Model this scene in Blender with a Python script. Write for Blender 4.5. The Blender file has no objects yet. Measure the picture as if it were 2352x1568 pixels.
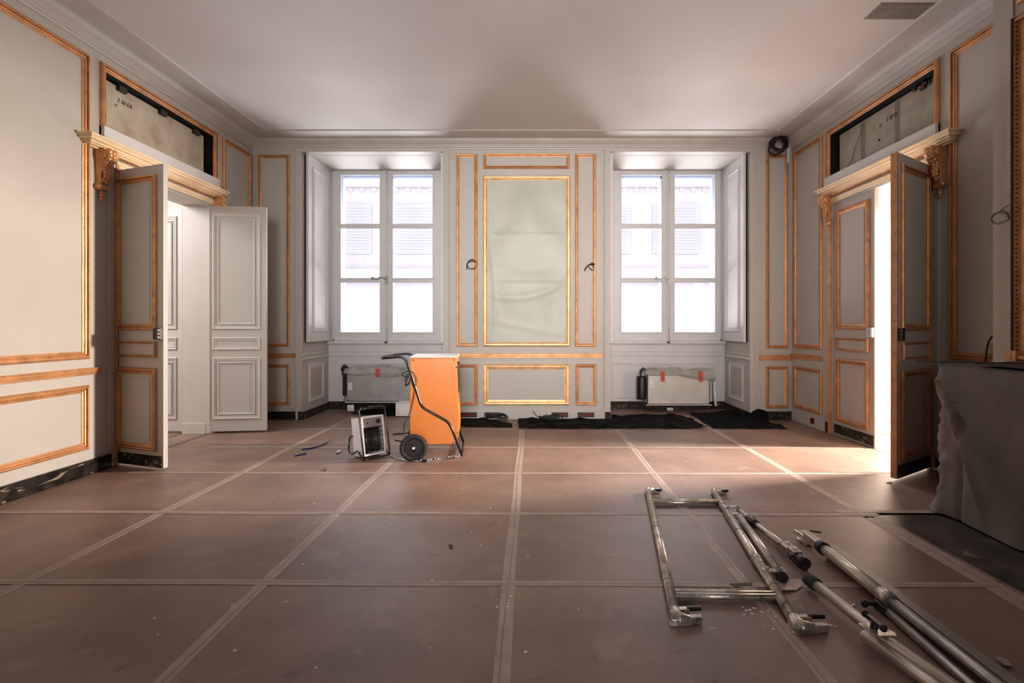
import bpy, math, random
from mathutils import Vector, Matrix, noise
random.seed(7)
PI = math.pi
sc = bpy.context.scene
COL = sc.collection
# ---------------------------------------------------------------- camera, world, lights, exposure
F, CX, HY, H = 1180.0, 1220.0, 749.0, 1.25          # focal (px of a 2352 wide frame), vanishing point, eye height
cd = bpy.data.cameras.new('camera'); cam = bpy.data.objects.new('camera', cd); COL.objects.link(cam)
cam.location = (0, 0, H); cam.rotation_euler = (PI/2, 0, 0)
cd.sensor_width = 36; cd.lens = 36*F/2352
cd.shift_x = -(CX-1176)/2352; cd.shift_y = (HY-784)/2352
cd.clip_start = .05; sc.camera = cam
w = bpy.data.worlds.new('sky'); sc.world = w; w.use_nodes = True
bg = w.node_tree.nodes['Background']; bg.inputs[0].default_value = (.86, .92, 1, 1); bg.inputs[1].default_value = 3.6
sc.view_settings.view_transform = 'Standard'; sc.view_settings.look = 'None'
sc.view_settings.exposure = 0.35; sc.view_settings.gamma = 1; sc.view_settings.use_curve_mapping = False
def area(name, loc, target, sx, sy, power, col):
    l = bpy.data.lights.new(name, 'AREA'); l.shape = 'RECTANGLE'; l.size = sx; l.size_y = sy
    l.energy = power; l.color = col
    o = bpy.data.objects.new(name, l); COL.objects.link(o); o.location = loc
    o.rotation_euler = (Vector(target)-Vector(loc)).to_track_quat('-Z', 'Y').to_euler(); return o
area('street_bounce_left', (-2.3, 12.6, -.3), (-.8, 4.0, 3.0), 4.0, 1.8, 680, (1, .96, .97))
area('street_bounce_right', (2.3, 12.6, -.3), (.8, 4.0, 3.0), 4.0, 1.8, 680, (1, .95, .93))
area('street_sky_left', (-2.1, 10.5, 6.0), (-1.8, 6.0, .6), 3.0, 2.0, 650, (.92, .95, 1))
area('street_sky_right', (2.1, 10.5, 6.0), (1.8, 6.0, .6), 3.0, 2.0, 650, (1, .96, .94))
area('right_room_lamp', (5.9, 5.1, 2.2), (1, 4.8, .8), .45, .5, 1000, (1, .87, .76))
area('left_room_lamp', (-5.6, 4.6, 3.1), (-4.8, 5.6, .8), 1.2, 1.2, 75, (1, .95, .93))
rear = area('rear_fill_light', (0.0, -2.85, 2.3), (0, 6.9, 2.2), 1.6, 1.6, 50, (1, .97, .95)); rear.data.spread = math.radians(52)  # fill lamp added behind the camera; there is no window here

# ---------------------------------------------------------------- helpers
def fl(px, py, z=0.0):
    Y = F*(H-z)/(py-HY); return Vector(((px-CX)*Y/F, Y, z))
def bk(px, py, Y):
    return Vector(((px-CX)*Y/F, Y, H-(py-HY)*Y/F))
XL, XR, YB, ZC = -3.74, 3.50, 6.89, 3.745

def tag(o, label=None, cat=None, group=None, kind=None):
    if label: o['label'] = label
    if cat: o['category'] = cat
    if group: o['group'] = group
    if kind: o['kind'] = kind
    return o
def empty(name, loc=(0, 0, 0), rz=0, parent=None):
    o = bpy.data.objects.new(name, None); COL.objects.link(o); o.location = loc; o.rotation_euler = (0, 0, rz)
    o.empty_display_size = .05
    if parent: o.parent = parent
    return o
def rounded(pts, r=.04, n=5):
    pts = [Vector(p) for p in pts]; out = [pts[0]]
    for i in range(1, len(pts)-1):
        a, b, c = pts[i-1], pts[i], pts[i+1]
        d1, d2 = (a-b), (c-b); rr = min(r, d1.length*.45, d2.length*.45)
        p, q = b+d1.normalized()*rr, b+d2.normalized()*rr
        for k in range(n+1):
            t = k/n; out.append(p*(1-t)**2+b*2*t*(1-t)+q*t*t)
    out.append(pts[-1]); return out
class MB:
    def __init__(s): s.v = []; s.f = []; s.sm = []
    def add(s, vs, fs, smooth=False, M=None):
        b = len(s.v)
        s.v += [(M @ Vector(v)) if M else Vector(v) for v in vs]
        s.f += [tuple(b+i for i in f) for f in fs]; s.sm += [smooth]*len(fs); return s
    def box(s, x0, x1, y0, y1, z0, z1, M=None):
        if x0 > x1: x0, x1 = x1, x0
        if y0 > y1: y0, y1 = y1, y0
        if z0 > z1: z0, z1 = z1, z0
        v = [(x, y, z) for x in (x0, x1) for y in (y0, y1) for z in (z0, z1)]
        return s.add(v, [(0,1,3,2),(4,6,7,5),(0,4,5,1),(2,3,7,6),(0,2,6,4),(1,5,7,3)], False, M)
    def tube(s, pts, r, n=10, M=None, cap=True, closed=False):
        pts = [Vector(p) for p in pts]; m = len(pts); vs = []; fs = []
        rs = r if isinstance(r, (list, tuple)) else [r]*m
        up = None
        for i, p in enumerate(pts):
            if closed: t = pts[(i+1) % m]-pts[i-1]
            else: t = pts[min(i+1, m-1)]-pts[max(i-1, 0)]
            if t.length < 1e-9: t = Vector((0, 0, 1))
            t.normalize()
            if up is None: up = t.orthogonal().normalized()
            up = (up-t*up.dot(t))
            up = up.normalized() if up.length > 1e-6 else t.orthogonal().normalized()
            sd = t.cross(up)
            for k in range(n):
                a = 2*PI*k/n; vs.append(p+(up*math.cos(a)+sd*math.sin(a))*rs[i])
        for i in range(m if closed else m-1):
            j = (i+1) % m
            for k in range(n):
                fs.append((i*n+k, i*n+(k+1) % n, j*n+(k+1) % n, j*n+k))
        s.add(vs, fs, True, M)
        if cap and not closed:
            b = len(s.v)-m*n
            s.f += [tuple(b+k for k in range(n-1, -1, -1)), tuple(b+(m-1)*n+k for k in range(n))]; s.sm += [False, False]
        return s
    def lathe(s, prof, n=24, M=None, smooth=True):      # prof (r, h) about local z
        vs = [(r*math.cos(2*PI*k/n), r*math.sin(2*PI*k/n), h) for r, h in prof for k in range(n)]
        fs = [(i*n+k, i*n+(k+1) % n, (i+1)*n+(k+1) % n, (i+1)*n+k) for i in range(len(prof)-1) for k in range(n)]
        return s.add(vs, fs, smooth, M)
    def prism(s, poly, axis, a, b, M=None, smooth=False):   # poly 2D extruded along axis from a to b
        n = len(poly)
        def P(u, v, t): return {'x': (t, u, v), 'y': (u, t, v), 'z': (u, v, t)}[axis]
        vs = [P(u, v, a) for u, v in poly]+[P(u, v, b) for u, v in poly]
        fs = [(i, (i+1) % n, n+(i+1) % n, n+i) for i in range(n)]
        s.add(vs, fs, smooth, M); bb = len(s.v)-2*n
        s.f += [tuple(bb+i for i in range(n-1, -1, -1)), tuple(bb+n+i for i in range(n))]; s.sm += [False]*2
        return s
    def ball(s, c, r, n=10, m=6, M=None, sc=(1, 1, 1)):
        prof = [(max(1e-4, math.sin(PI*i/m))*r, -math.cos(PI*i/m)*r) for i in range(m+1)]
        T = Matrix.Translation(Vector(c)) @ Matrix.Diagonal((sc[0], sc[1], sc[2], 1))
        return s.lathe(prof, n, (M @ T) if M else T)
    def frame(s, P, u0, u1, z0, z1, prof, wd):  # mitred frame on plane P(u,z,w); prof [(t 0 outer..1 inner, height)]
        ring = []
        for t, h in prof:
            d = t*wd
            ring.append([P(u0+d, z0+d, h), P(u1-d, z0+d, h), P(u1-d, z1-d, h), P(u0+d, z1-d, h)])
        vs = [p for r in ring for p in r]; fs = []
        for i in range(len(ring)-1):
            for k in range(4):
                a, b = i*4+k, i*4+(k+1) % 4; fs.append((a, b, b+4, a+4))
        return s.add(vs, fs)
    def build(s, name, mat, parent=None, bevel=0, recalc=True):
        me = bpy.data.meshes.new(name); me.from_pydata([tuple(v) for v in s.v], [], s.f)
        me.polygons.foreach_set('use_smooth', s.sm); me.update()
        if recalc:
            import bmesh
            b = bmesh.new(); b.from_mesh(me); bmesh.ops.recalc_face_normals(b, faces=b.faces); b.to_mesh(me); b.free()
        me.materials.append(mat)
        o = bpy.data.objects.new(name, me); COL.objects.link(o)
        if parent: o.parent = parent
        if bevel:
            m = o.modifiers.new('bevel', 'BEVEL'); m.width = bevel; m.segments = 2; m.limit_method = 'ANGLE'
        return o
def copyobj(o, loc=None, rot=None, parent=None):
    c = o.copy(); COL.objects.link(c)
    if loc is not None: c.location = loc
    if rot is not None: c.rotation_euler = rot
    if parent: c.parent = parent
    return c

# ---------------------------------------------------------------- materials
def rgb(r, g, b):
    f = lambda c: ((c/255+.055)/1.055)**2.4 if c > 10 else c/255/12.92
    return (f(r), f(g), f(b), 1)
def mat(name, col, rough=.6, metal=0, var=.12, scale=3, col2=None, bump=0, bscale=60, spec=.5, thr=(.35, .65), rnd=0, detail=6, distort=0, stretch=None, coat=0):
    m = bpy.data.materials.new(name); m.use_nodes = True; nt = m.node_tree; N = nt.nodes; L = nt.links
    p = N['Principled BSDF']; p.inputs['Roughness'].default_value = rough; p.inputs['Metallic'].default_value = metal
    p.inputs['Specular IOR Level'].default_value = spec; p.inputs['Coat Weight'].default_value = coat
    tc = N.new('ShaderNodeTexCoord'); mp = N.new('ShaderNodeMapping'); L.new(tc.outputs['Object'], mp.inputs[0])
    if stretch: mp.inputs['Scale'].default_value = stretch
    if rnd:
        oi = N.new('ShaderNodeObjectInfo'); cm = N.new('ShaderNodeCombineXYZ')
        mu = N.new('ShaderNodeMath'); mu.operation = 'MULTIPLY'; mu.inputs[1].default_value = 37
        L.new(oi.outputs['Random'], mu.inputs[0]); L.new(mu.outputs[0], cm.inputs[0]); L.new(mu.outputs[0], cm.inputs[1]); L.new(cm.outputs[0], mp.inputs['Location'])
    n1 = N.new('ShaderNodeTexNoise'); n1.inputs['Scale'].default_value = scale; n1.inputs['Detail'].default_value = detail
    n1.inputs['Distortion'].default_value = distort
    L.new(mp.outputs[0], n1.inputs['Vector'])
    cr = N.new('ShaderNodeValToRGB'); e = cr.color_ramp.elements; e[0].position, e[1].position = thr
    c2 = col2 or tuple(min(1, c*(1+var)) for c in col[:3])+(1,)
    e[0].color = col if col2 else tuple(c*(1-var) for c in col[:3])+(1,); e[1].color = c2
    L.new(n1.outputs['Fac'], cr.inputs[0]); out = cr.outputs[0]
    if rnd:
        hs = N.new('ShaderNodeHueSaturation'); ma = N.new('ShaderNodeMapRange')
        ma.inputs['To Min'].default_value = 1-rnd; ma.inputs['To Max'].default_value = 1+rnd
        L.new(oi.outputs['Random'], ma.inputs[0]); L.new(ma.outputs[0], hs.inputs['Value']); L.new(out, hs.inputs['Color']); out = hs.outputs[0]
    L.new(out, p.inputs['Base Color'])
    if bump:
        n2 = N.new('ShaderNodeTexNoise'); n2.inputs['Scale'].default_value = bscale; n2.inputs['Detail'].default_value = 4
        bp = N.new('ShaderNodeBump'); bp.inputs['Strength'].default_value = bump; bp.inputs['Distance'].default_value = .01
        L.new(mp.outputs[0], n2.inputs['Vector']); L.new(n2.outputs['Fac'], bp.inputs['Height']); L.new(bp.outputs[0], p.inputs['Normal'])
    m['out'] = out.node.name; return m
def overlay(m, col, scale, lo, hi, fac=1, stretch=None, kind='NOISE', distort=0):
    """a second layer of spots / scratches with a shape of their own"""
    nt = m.node_tree; N = nt.nodes; L = nt.links; p = N['Principled BSDF']
    src = p.inputs['Base Color'].links[0].from_socket
    mp = [n for n in N if n.type == 'MAPPING'][0]; m2 = N.new('ShaderNodeMapping'); L.new(mp.outputs[0], m2.inputs[0])
    if stretch: m2.inputs['Scale'].default_value = stretch
    n = N.new('ShaderNodeTexNoise'); n.inputs['Scale'].default_value = scale; n.inputs['Detail'].default_value = 5; n.inputs['Distortion'].default_value = distort
    L.new(m2.outputs[0], n.inputs['Vector'])
    r = N.new('ShaderNodeMapRange'); r.inputs['From Min'].default_value = lo; r.inputs['From Max'].default_value = hi; r.inputs['To Max'].default_value = fac
    L.new(n.outputs['Fac'], r.inputs[0])
    mx = N.new('ShaderNodeMix'); mx.data_type = 'RGBA'; L.new(r.outputs[0], mx.inputs[0]); L.new(src, mx.inputs[6]); mx.inputs[7].default_value = col
    L.new(mx.outputs[2], p.inputs['Base Color']); return m
LITG = mat('window_lit_gilding', rgb(240, 214, 176), .36, .2, var=.04, scale=6, bump=.1, bscale=80)  # door cornice gilding, with the window light on it put into the colour
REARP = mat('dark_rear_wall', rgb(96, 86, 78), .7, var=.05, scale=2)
PAINT = mat('grey_beige_wall_paint', rgb(184, 178, 171), .55, var=.03, scale=2, bump=.05, bscale=90)
PAINT2 = mat('off_white_door_paint', rgb(206, 200, 194), .45, var=.03, scale=3, bump=.05, bscale=60)
PAINTW = mat('window_white_paint', rgb(206, 203, 202), .45, var=.03, scale=4, bump=.04)
CEIL = mat('ceiling_paint', rgb(208, 203, 200), .8, var=.035, scale=.9, bump=.03, thr=(.3, .7))
CORN = mat('cornice_paint', rgb(190, 184, 178), .6, var=.05, scale=3)
GOLD = mat('gilded_moulding', rgb(208, 152, 104), .34, .45, var=.2, scale=9, bump=.25, bscale=120, thr=(.3, .7))
overlay(GOLD, rgb(110, 60, 28), 35, .62, .72, .6)
GOLDL = mat('pale_gilded_moulding', rgb(232, 190, 136), .34, .4, var=.15, scale=9, bump=.2, bscale=120)
overlay(GOLDL, rgb(150, 90, 45), 35, .64, .74, .5)
BOARD = mat('brown_protection_board', rgb(132, 107, 94), .46, var=.22, scale=2.2, bump=.12, bscale=45, rnd=.05, detail=9, thr=(.3, .7))
overlay(BOARD, rgb(168, 140, 124), 5, .58, .8, .55, distort=.8)
overlay(BOARD, rgb(78, 58, 52), 14, .62, .74, .45, distort=.6)
overlay(BOARD, rgb(190, 175, 165), 90, .74, .78, .8)
overlay(BOARD, rgb(200, 186, 176), 3.2, .735, .75, .55, distort=1.2)
TAPE = mat('paper_tape', rgb(168, 149, 138), .6, var=.1, scale=12, stretch=(1, 1, 1), bump=.15, bscale=80)
TAPE2 = mat('paper_tape_seam', rgb(150, 130, 119), .6, var=.1, scale=12)
MARB = mat('black_veined_marble', rgb(22, 19, 17), .28, var=.1, scale=5, col2=rgb(58, 52, 46), thr=(.45, .7), distort=1.5)
overlay(MARB, rgb(160, 148, 132), 7, .6, .68, .7, stretch=(1, .35, 2), distort=2.5)
ORANGE = mat('orange_enamel', rgb(238, 134, 44), .34, 0, var=.04, scale=4, bump=.03, bscale=200, coat=.4)
WMET = mat('white_enamel', rgb(226, 222, 220), .35, var=.03, scale=5)
BLACK = mat('black_plastic', rgb(20, 19, 20), .4, var=.2, scale=8)
BTUBE = mat('black_painted_tube', rgb(16, 16, 18), .25, var=.2, scale=8, coat=.3)
RUBBER = mat('tyre_rubber', rgb(34, 33, 33), .7, var=.2, scale=20)
SHEETB = mat('black_polythene', rgb(3, 3, 4), .8, var=.4, scale=6, bump=.2, bscale=12, spec=.12)
STEEL = mat('galvanised_steel', rgb(168, 164, 158), .36, .85, var=.15, scale=10, bump=.1, bscale=40)
STEELD = mat('dirty_galvanised_tube', rgb(190, 182, 172), .34, .8, var=.25, scale=14, bump=.15, bscale=60)
overlay(STEELD, rgb(90, 76, 66), 22, .58, .68, .65)
overlay(STEELD, rgb(226, 220, 210), 30, .62, .68, .6)
ALU = mat('matt_aluminium_tube', rgb(196, 187, 176), .38, .65, var=.1, scale=8)
CHAINM = mat('bright_zinc', rgb(205, 203, 200), .25, .9, var=.1, scale=20)
RADM = mat('sheet_metal_convector', rgb(170, 168, 166), .42, .55, var=.12, scale=5, bump=.05)
DUSTP = mat('clear_dusty_plastic', rgb(158, 155, 148), .35, .0, var=.25, scale=9, bump=.3, bscale=20)
CLOTH = mat('grey_dust_sheet', rgb(108, 101, 95), .6, 0, var=.1, scale=3, bump=.25, bscale=14)
SHEETG = mat('masking_sheet', rgb(178, 178, 164), .45, 0, var=.04, scale=2, bump=.35, bscale=5)
REDT = mat('red_tape', rgb(206, 70, 48), .5, var=.1, scale=20)
REDB = mat('dark_red_plastic', rgb(92, 14, 16), .4, var=.1, scale=20)
BLUE = mat('blue_strap', rgb(34, 44, 100), .5, var=.2, scale=20)
PLASTER = mat('raw_plaster', rgb(186, 178, 160), .85, var=.1, scale=5, col2=rgb(160, 140, 122), bump=.2, bscale=20, thr=(.4, .75))
overlay(PLASTER, rgb(72, 58, 48), 9, .66, .74, .6, distort=1)
CEMENT = mat('raw_cement', rgb(160, 152, 138), .85, var=.15, scale=6, bump=.3, bscale=20)
overlay(CEMENT, rgb(70, 64, 58), 12, .66, .72, .6)
CEMD = mat('darker_mortar', rgb(128, 120, 108), .9, var=.1, scale=10)
VOID = mat('dark_cavity', rgb(14, 10, 8), .9, var=.1, scale=5)  # near-black for the shade in gaps and recesses, and for cracks
INK = mat('pencil_mark', rgb(40, 34, 30), .8, var=.1, scale=5)
STONE = mat('hearth_stone', rgb(46, 42, 40), .45, var=.3, scale=4, col2=rgb(86, 74, 64), thr=(.45, .75), bump=.2, bscale=30, distort=.6)
overlay(STONE, rgb(150, 136, 120), 16, .66, .74, .6, stretch=(1, .4, 1), distort=1)
WOODD = mat('dark_wood_board', rgb(60, 46, 38), .6, var=.2, scale=6, stretch=(1, 8, 1))
FACADE = mat('limestone_facade', rgb(150, 141, 142), .9, var=.02, scale=1.2)
FACSH = mat('pale_shutter', rgb(146, 140, 144), .8, var=.05, scale=1.2)
FRNT = mat('exterior_frame_paint', rgb(186, 192, 208), .7, var=.03, scale=3)
PAPER = mat('white_card', rgb(222, 218, 212), .7, var=.04, scale=8)
LABELM = mat('white_sticker', rgb(214, 212, 208), .6, var=.15, scale=60)
HATCHM = mat('grey_ceiling_grille', rgb(152, 144, 136), .8, var=.04, scale=5)
GREENC = mat('dark_green_cable', rgb(24, 40, 34), .5, var=.2, scale=30)
FILM = mat('translucent_film', rgb(178, 160, 148), .3, 0, var=.15, scale=16, bump=.4, bscale=18)
BRASS = mat('aged_brass', rgb(120, 78, 44), .4, .8, var=.2, scale=30)
def glass():
    m = bpy.data.materials.new('window_glass'); m.use_nodes = True; nt = m.node_tree; N = nt.nodes; N.clear()
    o = N.new('ShaderNodeOutputMaterial'); t = N.new('ShaderNodeBsdfTransparent'); g = N.new('ShaderNodeBsdfGlossy')
    g.inputs['Roughness'].default_value = .02; t.inputs[0].default_value = (.97, .98, .99, 1)
    f = N.new('ShaderNodeFresnel'); f.inputs[0].default_value = 1.45; mx = N.new('ShaderNodeMixShader')
    nt.links.new(f.outputs[0], mx.inputs[0]); nt.links.new(t.outputs[0], mx.inputs[1]); nt.links.new(g.outputs[0], mx.inputs[2]); nt.links.new(mx.outputs[0], o.inputs[0])
    return m
GLASS = glass()

# ---------------------------------------------------------------- wall planes
PB = lambda u, z, w: (u, YB-w, z)
PL = lambda u, z, w: (XL+w, u, z)
PR = lambda u, z, w: (XR-w, u, z)
def grid_wall(mb, P, us, zs, holes, t):
    """wall of boxes between the lines us/zs, thickness t behind plane P, cells in holes left out"""
    for i in range(len(us)-1):
        for j in range(len(zs)-1):
            uc, zc = (us[i]+us[i+1])/2, (zs[j]+zs[j+1])/2
            if any(a < uc < b and c < zc < d for a, b, c, d in holes): continue
            p, q = P(us[i], zs[j], 0), P(us[i+1], zs[j+1], -t)
            mb.box(p[0], q[0], p[1], q[1], p[2], q[2])
GPROF = [(0, 0), (0, .014), (.1, .022), (.26, .028), (.4, .027), (.43, .008), (.52, .008), (.6, .021), (.74, .018), (.8, .009), (1, .006), (1, 0)]
SPROF = [(0, 0), (0, .008), (.2, .014), (.4, .012), (.5, .004), (.8, .004), (.85, .008), (1, .006), (1, 0)]
def gpanel(P, u0, u1, z0, z1, parent, wd=.06, m=None, field=True, name='panel_moulding', k=1):
    mb = MB().frame(P, u0, u1, z0, z1, [(t, h*k) for t, h in GPROF], wd); o = mb.build(name, m or GOLD, parent)
    if field:
        g = wd+.025
        if u1-u0 > 2*g+.05 and z1-z0 > 2*g+.05:
            f = MB(); a, b = P(u0+g, z0+g, 0), P(u1-g, z1-g, .005); f.box(a[0], b[0], a[1], b[1], a[2], b[2])
            f.build('panel_field', PAINT, parent)
    return o
def spanel(P, u0, u1, z0, z1, parent, wd=.05, m=None, name='panel_moulding'):
    return MB().frame(P, u0, u1, z0, z1, SPROF, wd).build(name, m or PAINTW, parent)
def rail(P, u0, u1, z0, z1, parent, m, d=.03, name='chair_rail'):
    mb = MB(); h = z1-z0
    for a, b, k in ((0, .28, .45), (.28, .5, .7), (.5, .82, .85), (.82, 1, 1)):
        p, q = P(u0, z0+a*h, 0), P(u1, z0+b*h, d*k); mb.box(p[0], q[0], p[1], q[1], p[2], q[2])
    return mb.build(name, m, parent, bevel=.003)
def struct(o): o['kind'] = 'structure'; return o
def skirt(name, P, runs, h, m, label, d=.02):
    mb = MB()
    for a, b in runs:
        p, q = P(a, 0, 0), P(b, h, d); mb.box(p[0], q[0], p[1], q[1], p[2], q[2])
    o = struct(mb.build(name, m, None, bevel=.004)); o['label'] = label; return o

# windows: (rev0, rev1, frame0, frame1, glassL0, glassL1, glassR0, glassR1, centre, outer0, outermid0, outermid1, outer1)
WIN = [(-3.07, -1.18, -2.99, -1.23, -2.877, -2.26, -2.095, -1.465, -2.175, (-2.905, -2.25, -2.135, -1.40)),
       (1.063, 2.93, 1.12, 2.875, 1.34, 1.977, 2.141, 2.778, 2.056, (1.30, 2.0, 2.10, 2.80))]
ZW0, ZW1 = 1.0, 3.60       # window opening heights
YW = 7.75                   # casement plane
RY0 = -3.0                  # rear end of the room
DOORL = dict(u0=4.66, u1=5.98, c0=4.21, c1=6.15, n0=4.449, n1=6.10, b0=4.44, b1=6.05)
DOORR = dict(u0=4.53, u1=5.95, c0=4.14, c1=6.10, n0=4.394, n1=6.07, b0=4.36, b1=5.99)
ZD = 2.665

# floor
mb = MB().box(-8.2, 8.2, RY0-.4, 9.2, -.12, -.006); floor = struct(mb.build('floor', STONE)); floor['label'] = 'floor covered in brown protection boards with taped joints'
cols = [XL+.02, -2.477, -1.299, -.109, 1.043, 2.208, XR-.02]
rows = [RY0, -2.152, -1.219, -.286, .647, 1.58, 2.513, 3.446, 4.377, 5.306, 6.25, YB-.005]
G = .003
def board(x0, x1, y0, y1, z=0.0):
    MB().box(x0+G, x1-G, y0+G, y1-G, z-.005, z).build('protection_board', BOARD, floor)
for i in range(len(cols)-1):
    for j in range(len(rows)-1):
        x0, x1, y0, y1 = cols[i], cols[i+1], rows[j], rows[j+1]
        if i == 5 and y0 < 3.4 and y1 > 1.0:
            if y0 < 1: board(x0, x1, y0, y1)
            else: MB().box(x0+G, 2.31, y0+G, y1-G, -.005, 0).build('protection_board', BOARD, floor)
            continue
        board(x0, x1, y0, y1)
for r0, r1 in ((WIN[0][0], WIN[0][1]), (WIN[1][0], WIN[1][1])):
    board(r0+.02, (r0+r1)/2-.05, YB, 7.76); board((r0+r1)/2-.05, r1-.02, YB, 7.76)
board(XL-.32, XL+.015, 4.67, 5.97); board(XR-.015, XR+.5, 4.54, 5.94)
for k in range(3): board(-6.9+k*.94, -5.96+k*.94, 3.6, 5.2); board(-6.9+k*.94, -5.96+k*.94, 5.2, 6.6)
for k in range(3): board(4.0+k*1.0, 5.0+k*1.0, 3.8, 5.1); board(4.0+k*1.0, 5.0+k*1.0, 5.1, 6.3)
mb = MB().box(2.30, 3.2, 1.15, 3.40, -.006, -.001); mb.build('hearth_slab', STONE, floor)
def strip(p, q, wd, m=TAPE, z=.0012, n=14):
    p, q = Vector((p[0], p[1], 0)), Vector((q[0], q[1], 0)); d = (q-p); L = d.length; d.normalize(); s = Vector((-d.y, d.x, 0))
    n = max(2, int(L/.25)); mb = MB(); ph = random.random()*10; vs = []
    for i in range(n+1):
        c = p+d*L*i/n; o = .004*math.sin(ph+i*.9); vs += [c+s*(wd/2+o)+Vector((0, 0, z)), c-s*(wd/2-o)+Vector((0, 0, z))]
    b = len(vs); vs += [v+Vector((0, 0, -.0012)) for v in vs]
    fs = [(2*i, 2*i+1, 2*i+3, 2*i+2) for i in range(n)]
    fs += [(2*i, 2*i+2, b+2*i+2, b+2*i) for i in range(n)]+[(2*i+1, b+2*i+1, b+2*i+3, 2*i+3) for i in range(n)]
    mb.add(vs, fs); o = mb.build('tape_strip', m, floor)
    s_ = MB(); vs = []
    for i in range(n+1):
        c = p+d*L*i/n; o2 = .006*math.sin(ph*2+i*.7); vs += [c+s*(.0025+o2)+Vector((0, 0, z+.0006)), c-s*(.0025-o2)+Vector((0, 0, z+.0006))]
    s_.add(vs, [(2*i, 2*i+1, 2*i+3, 2*i+2) for i in range(n)]); s_.build('tape_seam', BOARD, o, recalc=False)
strip((-2.477, RY0), (-2.477, 7.2), .062); strip((-1.299, RY0), (-1.299, 5.0), .058)
strip((-.109, RY0), (-.109, 6.24), .062); strip((1.043, RY0), (1.043, 6.24), .058); strip((2.208, 3.35), (2.208, 6.9), .062); strip((2.225, .9), (2.225, 3.38), .11)
for k, (y, x0, x1) in enumerate(((6.25, -3.0, 3.0), (5.306, XL+.4, XR-.1), (4.377, XL+.3, 2.9), (3.446, XL+.04, 2.3), (2.513, XL+.04, 2.25), (1.58, XL+.04, 2.25))):
    strip((x0, y+.01), (x1, y-.035 if k else y), .05, z=.0024)
strip((2.05, 3.47), (2.72, 3.46), .055, z=.0036)
strip((XL-.02, 4.68), (XL-.02, 5.96), .01, m=VOID, z=.002)

# ceiling
cl = struct(MB().box(-4.3, 4.3, RY0-.3, 8.0, ZC, ZC+.12).build('ceiling', CEIL)); cl['label'] = 'smooth off-white ceiling'
va = empty('ceiling_vent', (2.91, 4.07, ZC)); tag(va, 'grey rectangular grille set in the ceiling above the right door', 'vent')
MB().box(-.21, .21, -.1, .1, -.006, .0).build('backing', HATCHM, va)
mb = MB()
for k in range(9): mb.box(-.2, .2, -.092+k*.0215, -.080+k*.0215, -.009, -.006)
mb.build('slat_group', HATCHM, va)['kind'] = 'stuff'

# back wall with the pier between the windows
us = [XL-.3, WIN[0][0], WIN[0][1], WIN[1][0], WIN[1][1], XR+.3]
mb = MB(); grid_wall(mb, PB, us, [0, 3.585, ZC], [(WIN[0][0], WIN[0][1], 0, 3.585), (WIN[1][0], WIN[1][1], 0, 3.585)], .91)
wb = struct(mb.build('wall_back', PAINT)); wb['label'] = 'grey panelled wall with gilded mouldings between the two tall windows'
mb = MB()       # outer wall skin with the openings
o0, o1 = (-2.93, -1.36), (1.28, 2.82)
PO = lambda u, z, w: (u, 7.88-w, z)
grid_wall(mb, PO, [XL-.3, WIN[0][9][0]-.12, -1.28, 1.19, WIN[1][9][3]+.12, XR+.3], [-.2, 1.0, 3.575, 4.6], [(WIN[0][9][0]-.12, -1.28, 1.0, 3.575), (1.19, WIN[1][9][3]+.12, 1.0, 3.575)], .25)
struct(mb.build('wall_outer', FRNT))['label'] = 'outer skin of the street wall around the windows'
s = 171.26
def bx(px): return (px-CX)/s
def bz(py): return H-(py-HY)/s
for x0, x1, y0, y1 in ((594, 666, 356, 796), (594, 666, 836, 930), (1048, 1097, 354, 795), (1321, 1369, 354, 796), (1759, 1810, 356, 800), (1759, 1810, 841, 937), (1048, 1097, 836, 930), (1322, 1370, 836, 930)):
    gpanel(PB, bx(x0), bx(x1), bz(y1), bz(y0), wb, wd=.045)
gpanel(PB, bx(1110), bx(1308), bz(388), bz(353), wb, wd=.042)
gpanel(PB, bx(1110), bx(1308), bz(930), bz(836), wb, wd=.07, m=GOLDL)
rail(PB, bx(1036), bx(1384), bz(822), bz(811), wb, GOLD); rail(PB, XL, bx(682), bz(822), bz(811), wb, GOLD); rail(PB, bx(1744), XR, bz(828), bz(815), wb, GOLD)
# large mirror panel of the pier
u0, u1, z0, z1 = bx(1110), bx(1310), bz(795), bz(405)
gpanel(PB, u0, u1, z0, z1, wb, wd=.062, m=GOLDL, field=False, name='mirror_surround', k=1.5)
mb = MB()
def beads(mb, P, u0, u1, z0, z1, r, step, w):
    n = int((u1-u0)/step)
    for i in range(n+1):
        for z in (z0, z1): c = P(u0+(u1-u0)*i/n, z, w); mb.ball(c, r, 6, 4)
    n = int((z1-z0)/step)
    for i in range(1, n):
        for u in (u0, u1): c = P(u, z0+(z1-z0)*i/n, w); mb.ball(c, r, 6, 4)
beads(mb, PB, u0+.008, u1-.008, z0+.008, z1-.008, .011, .024, .02); mb.build('bead_row', GOLD, wb)['kind'] = 'stuff'
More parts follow.
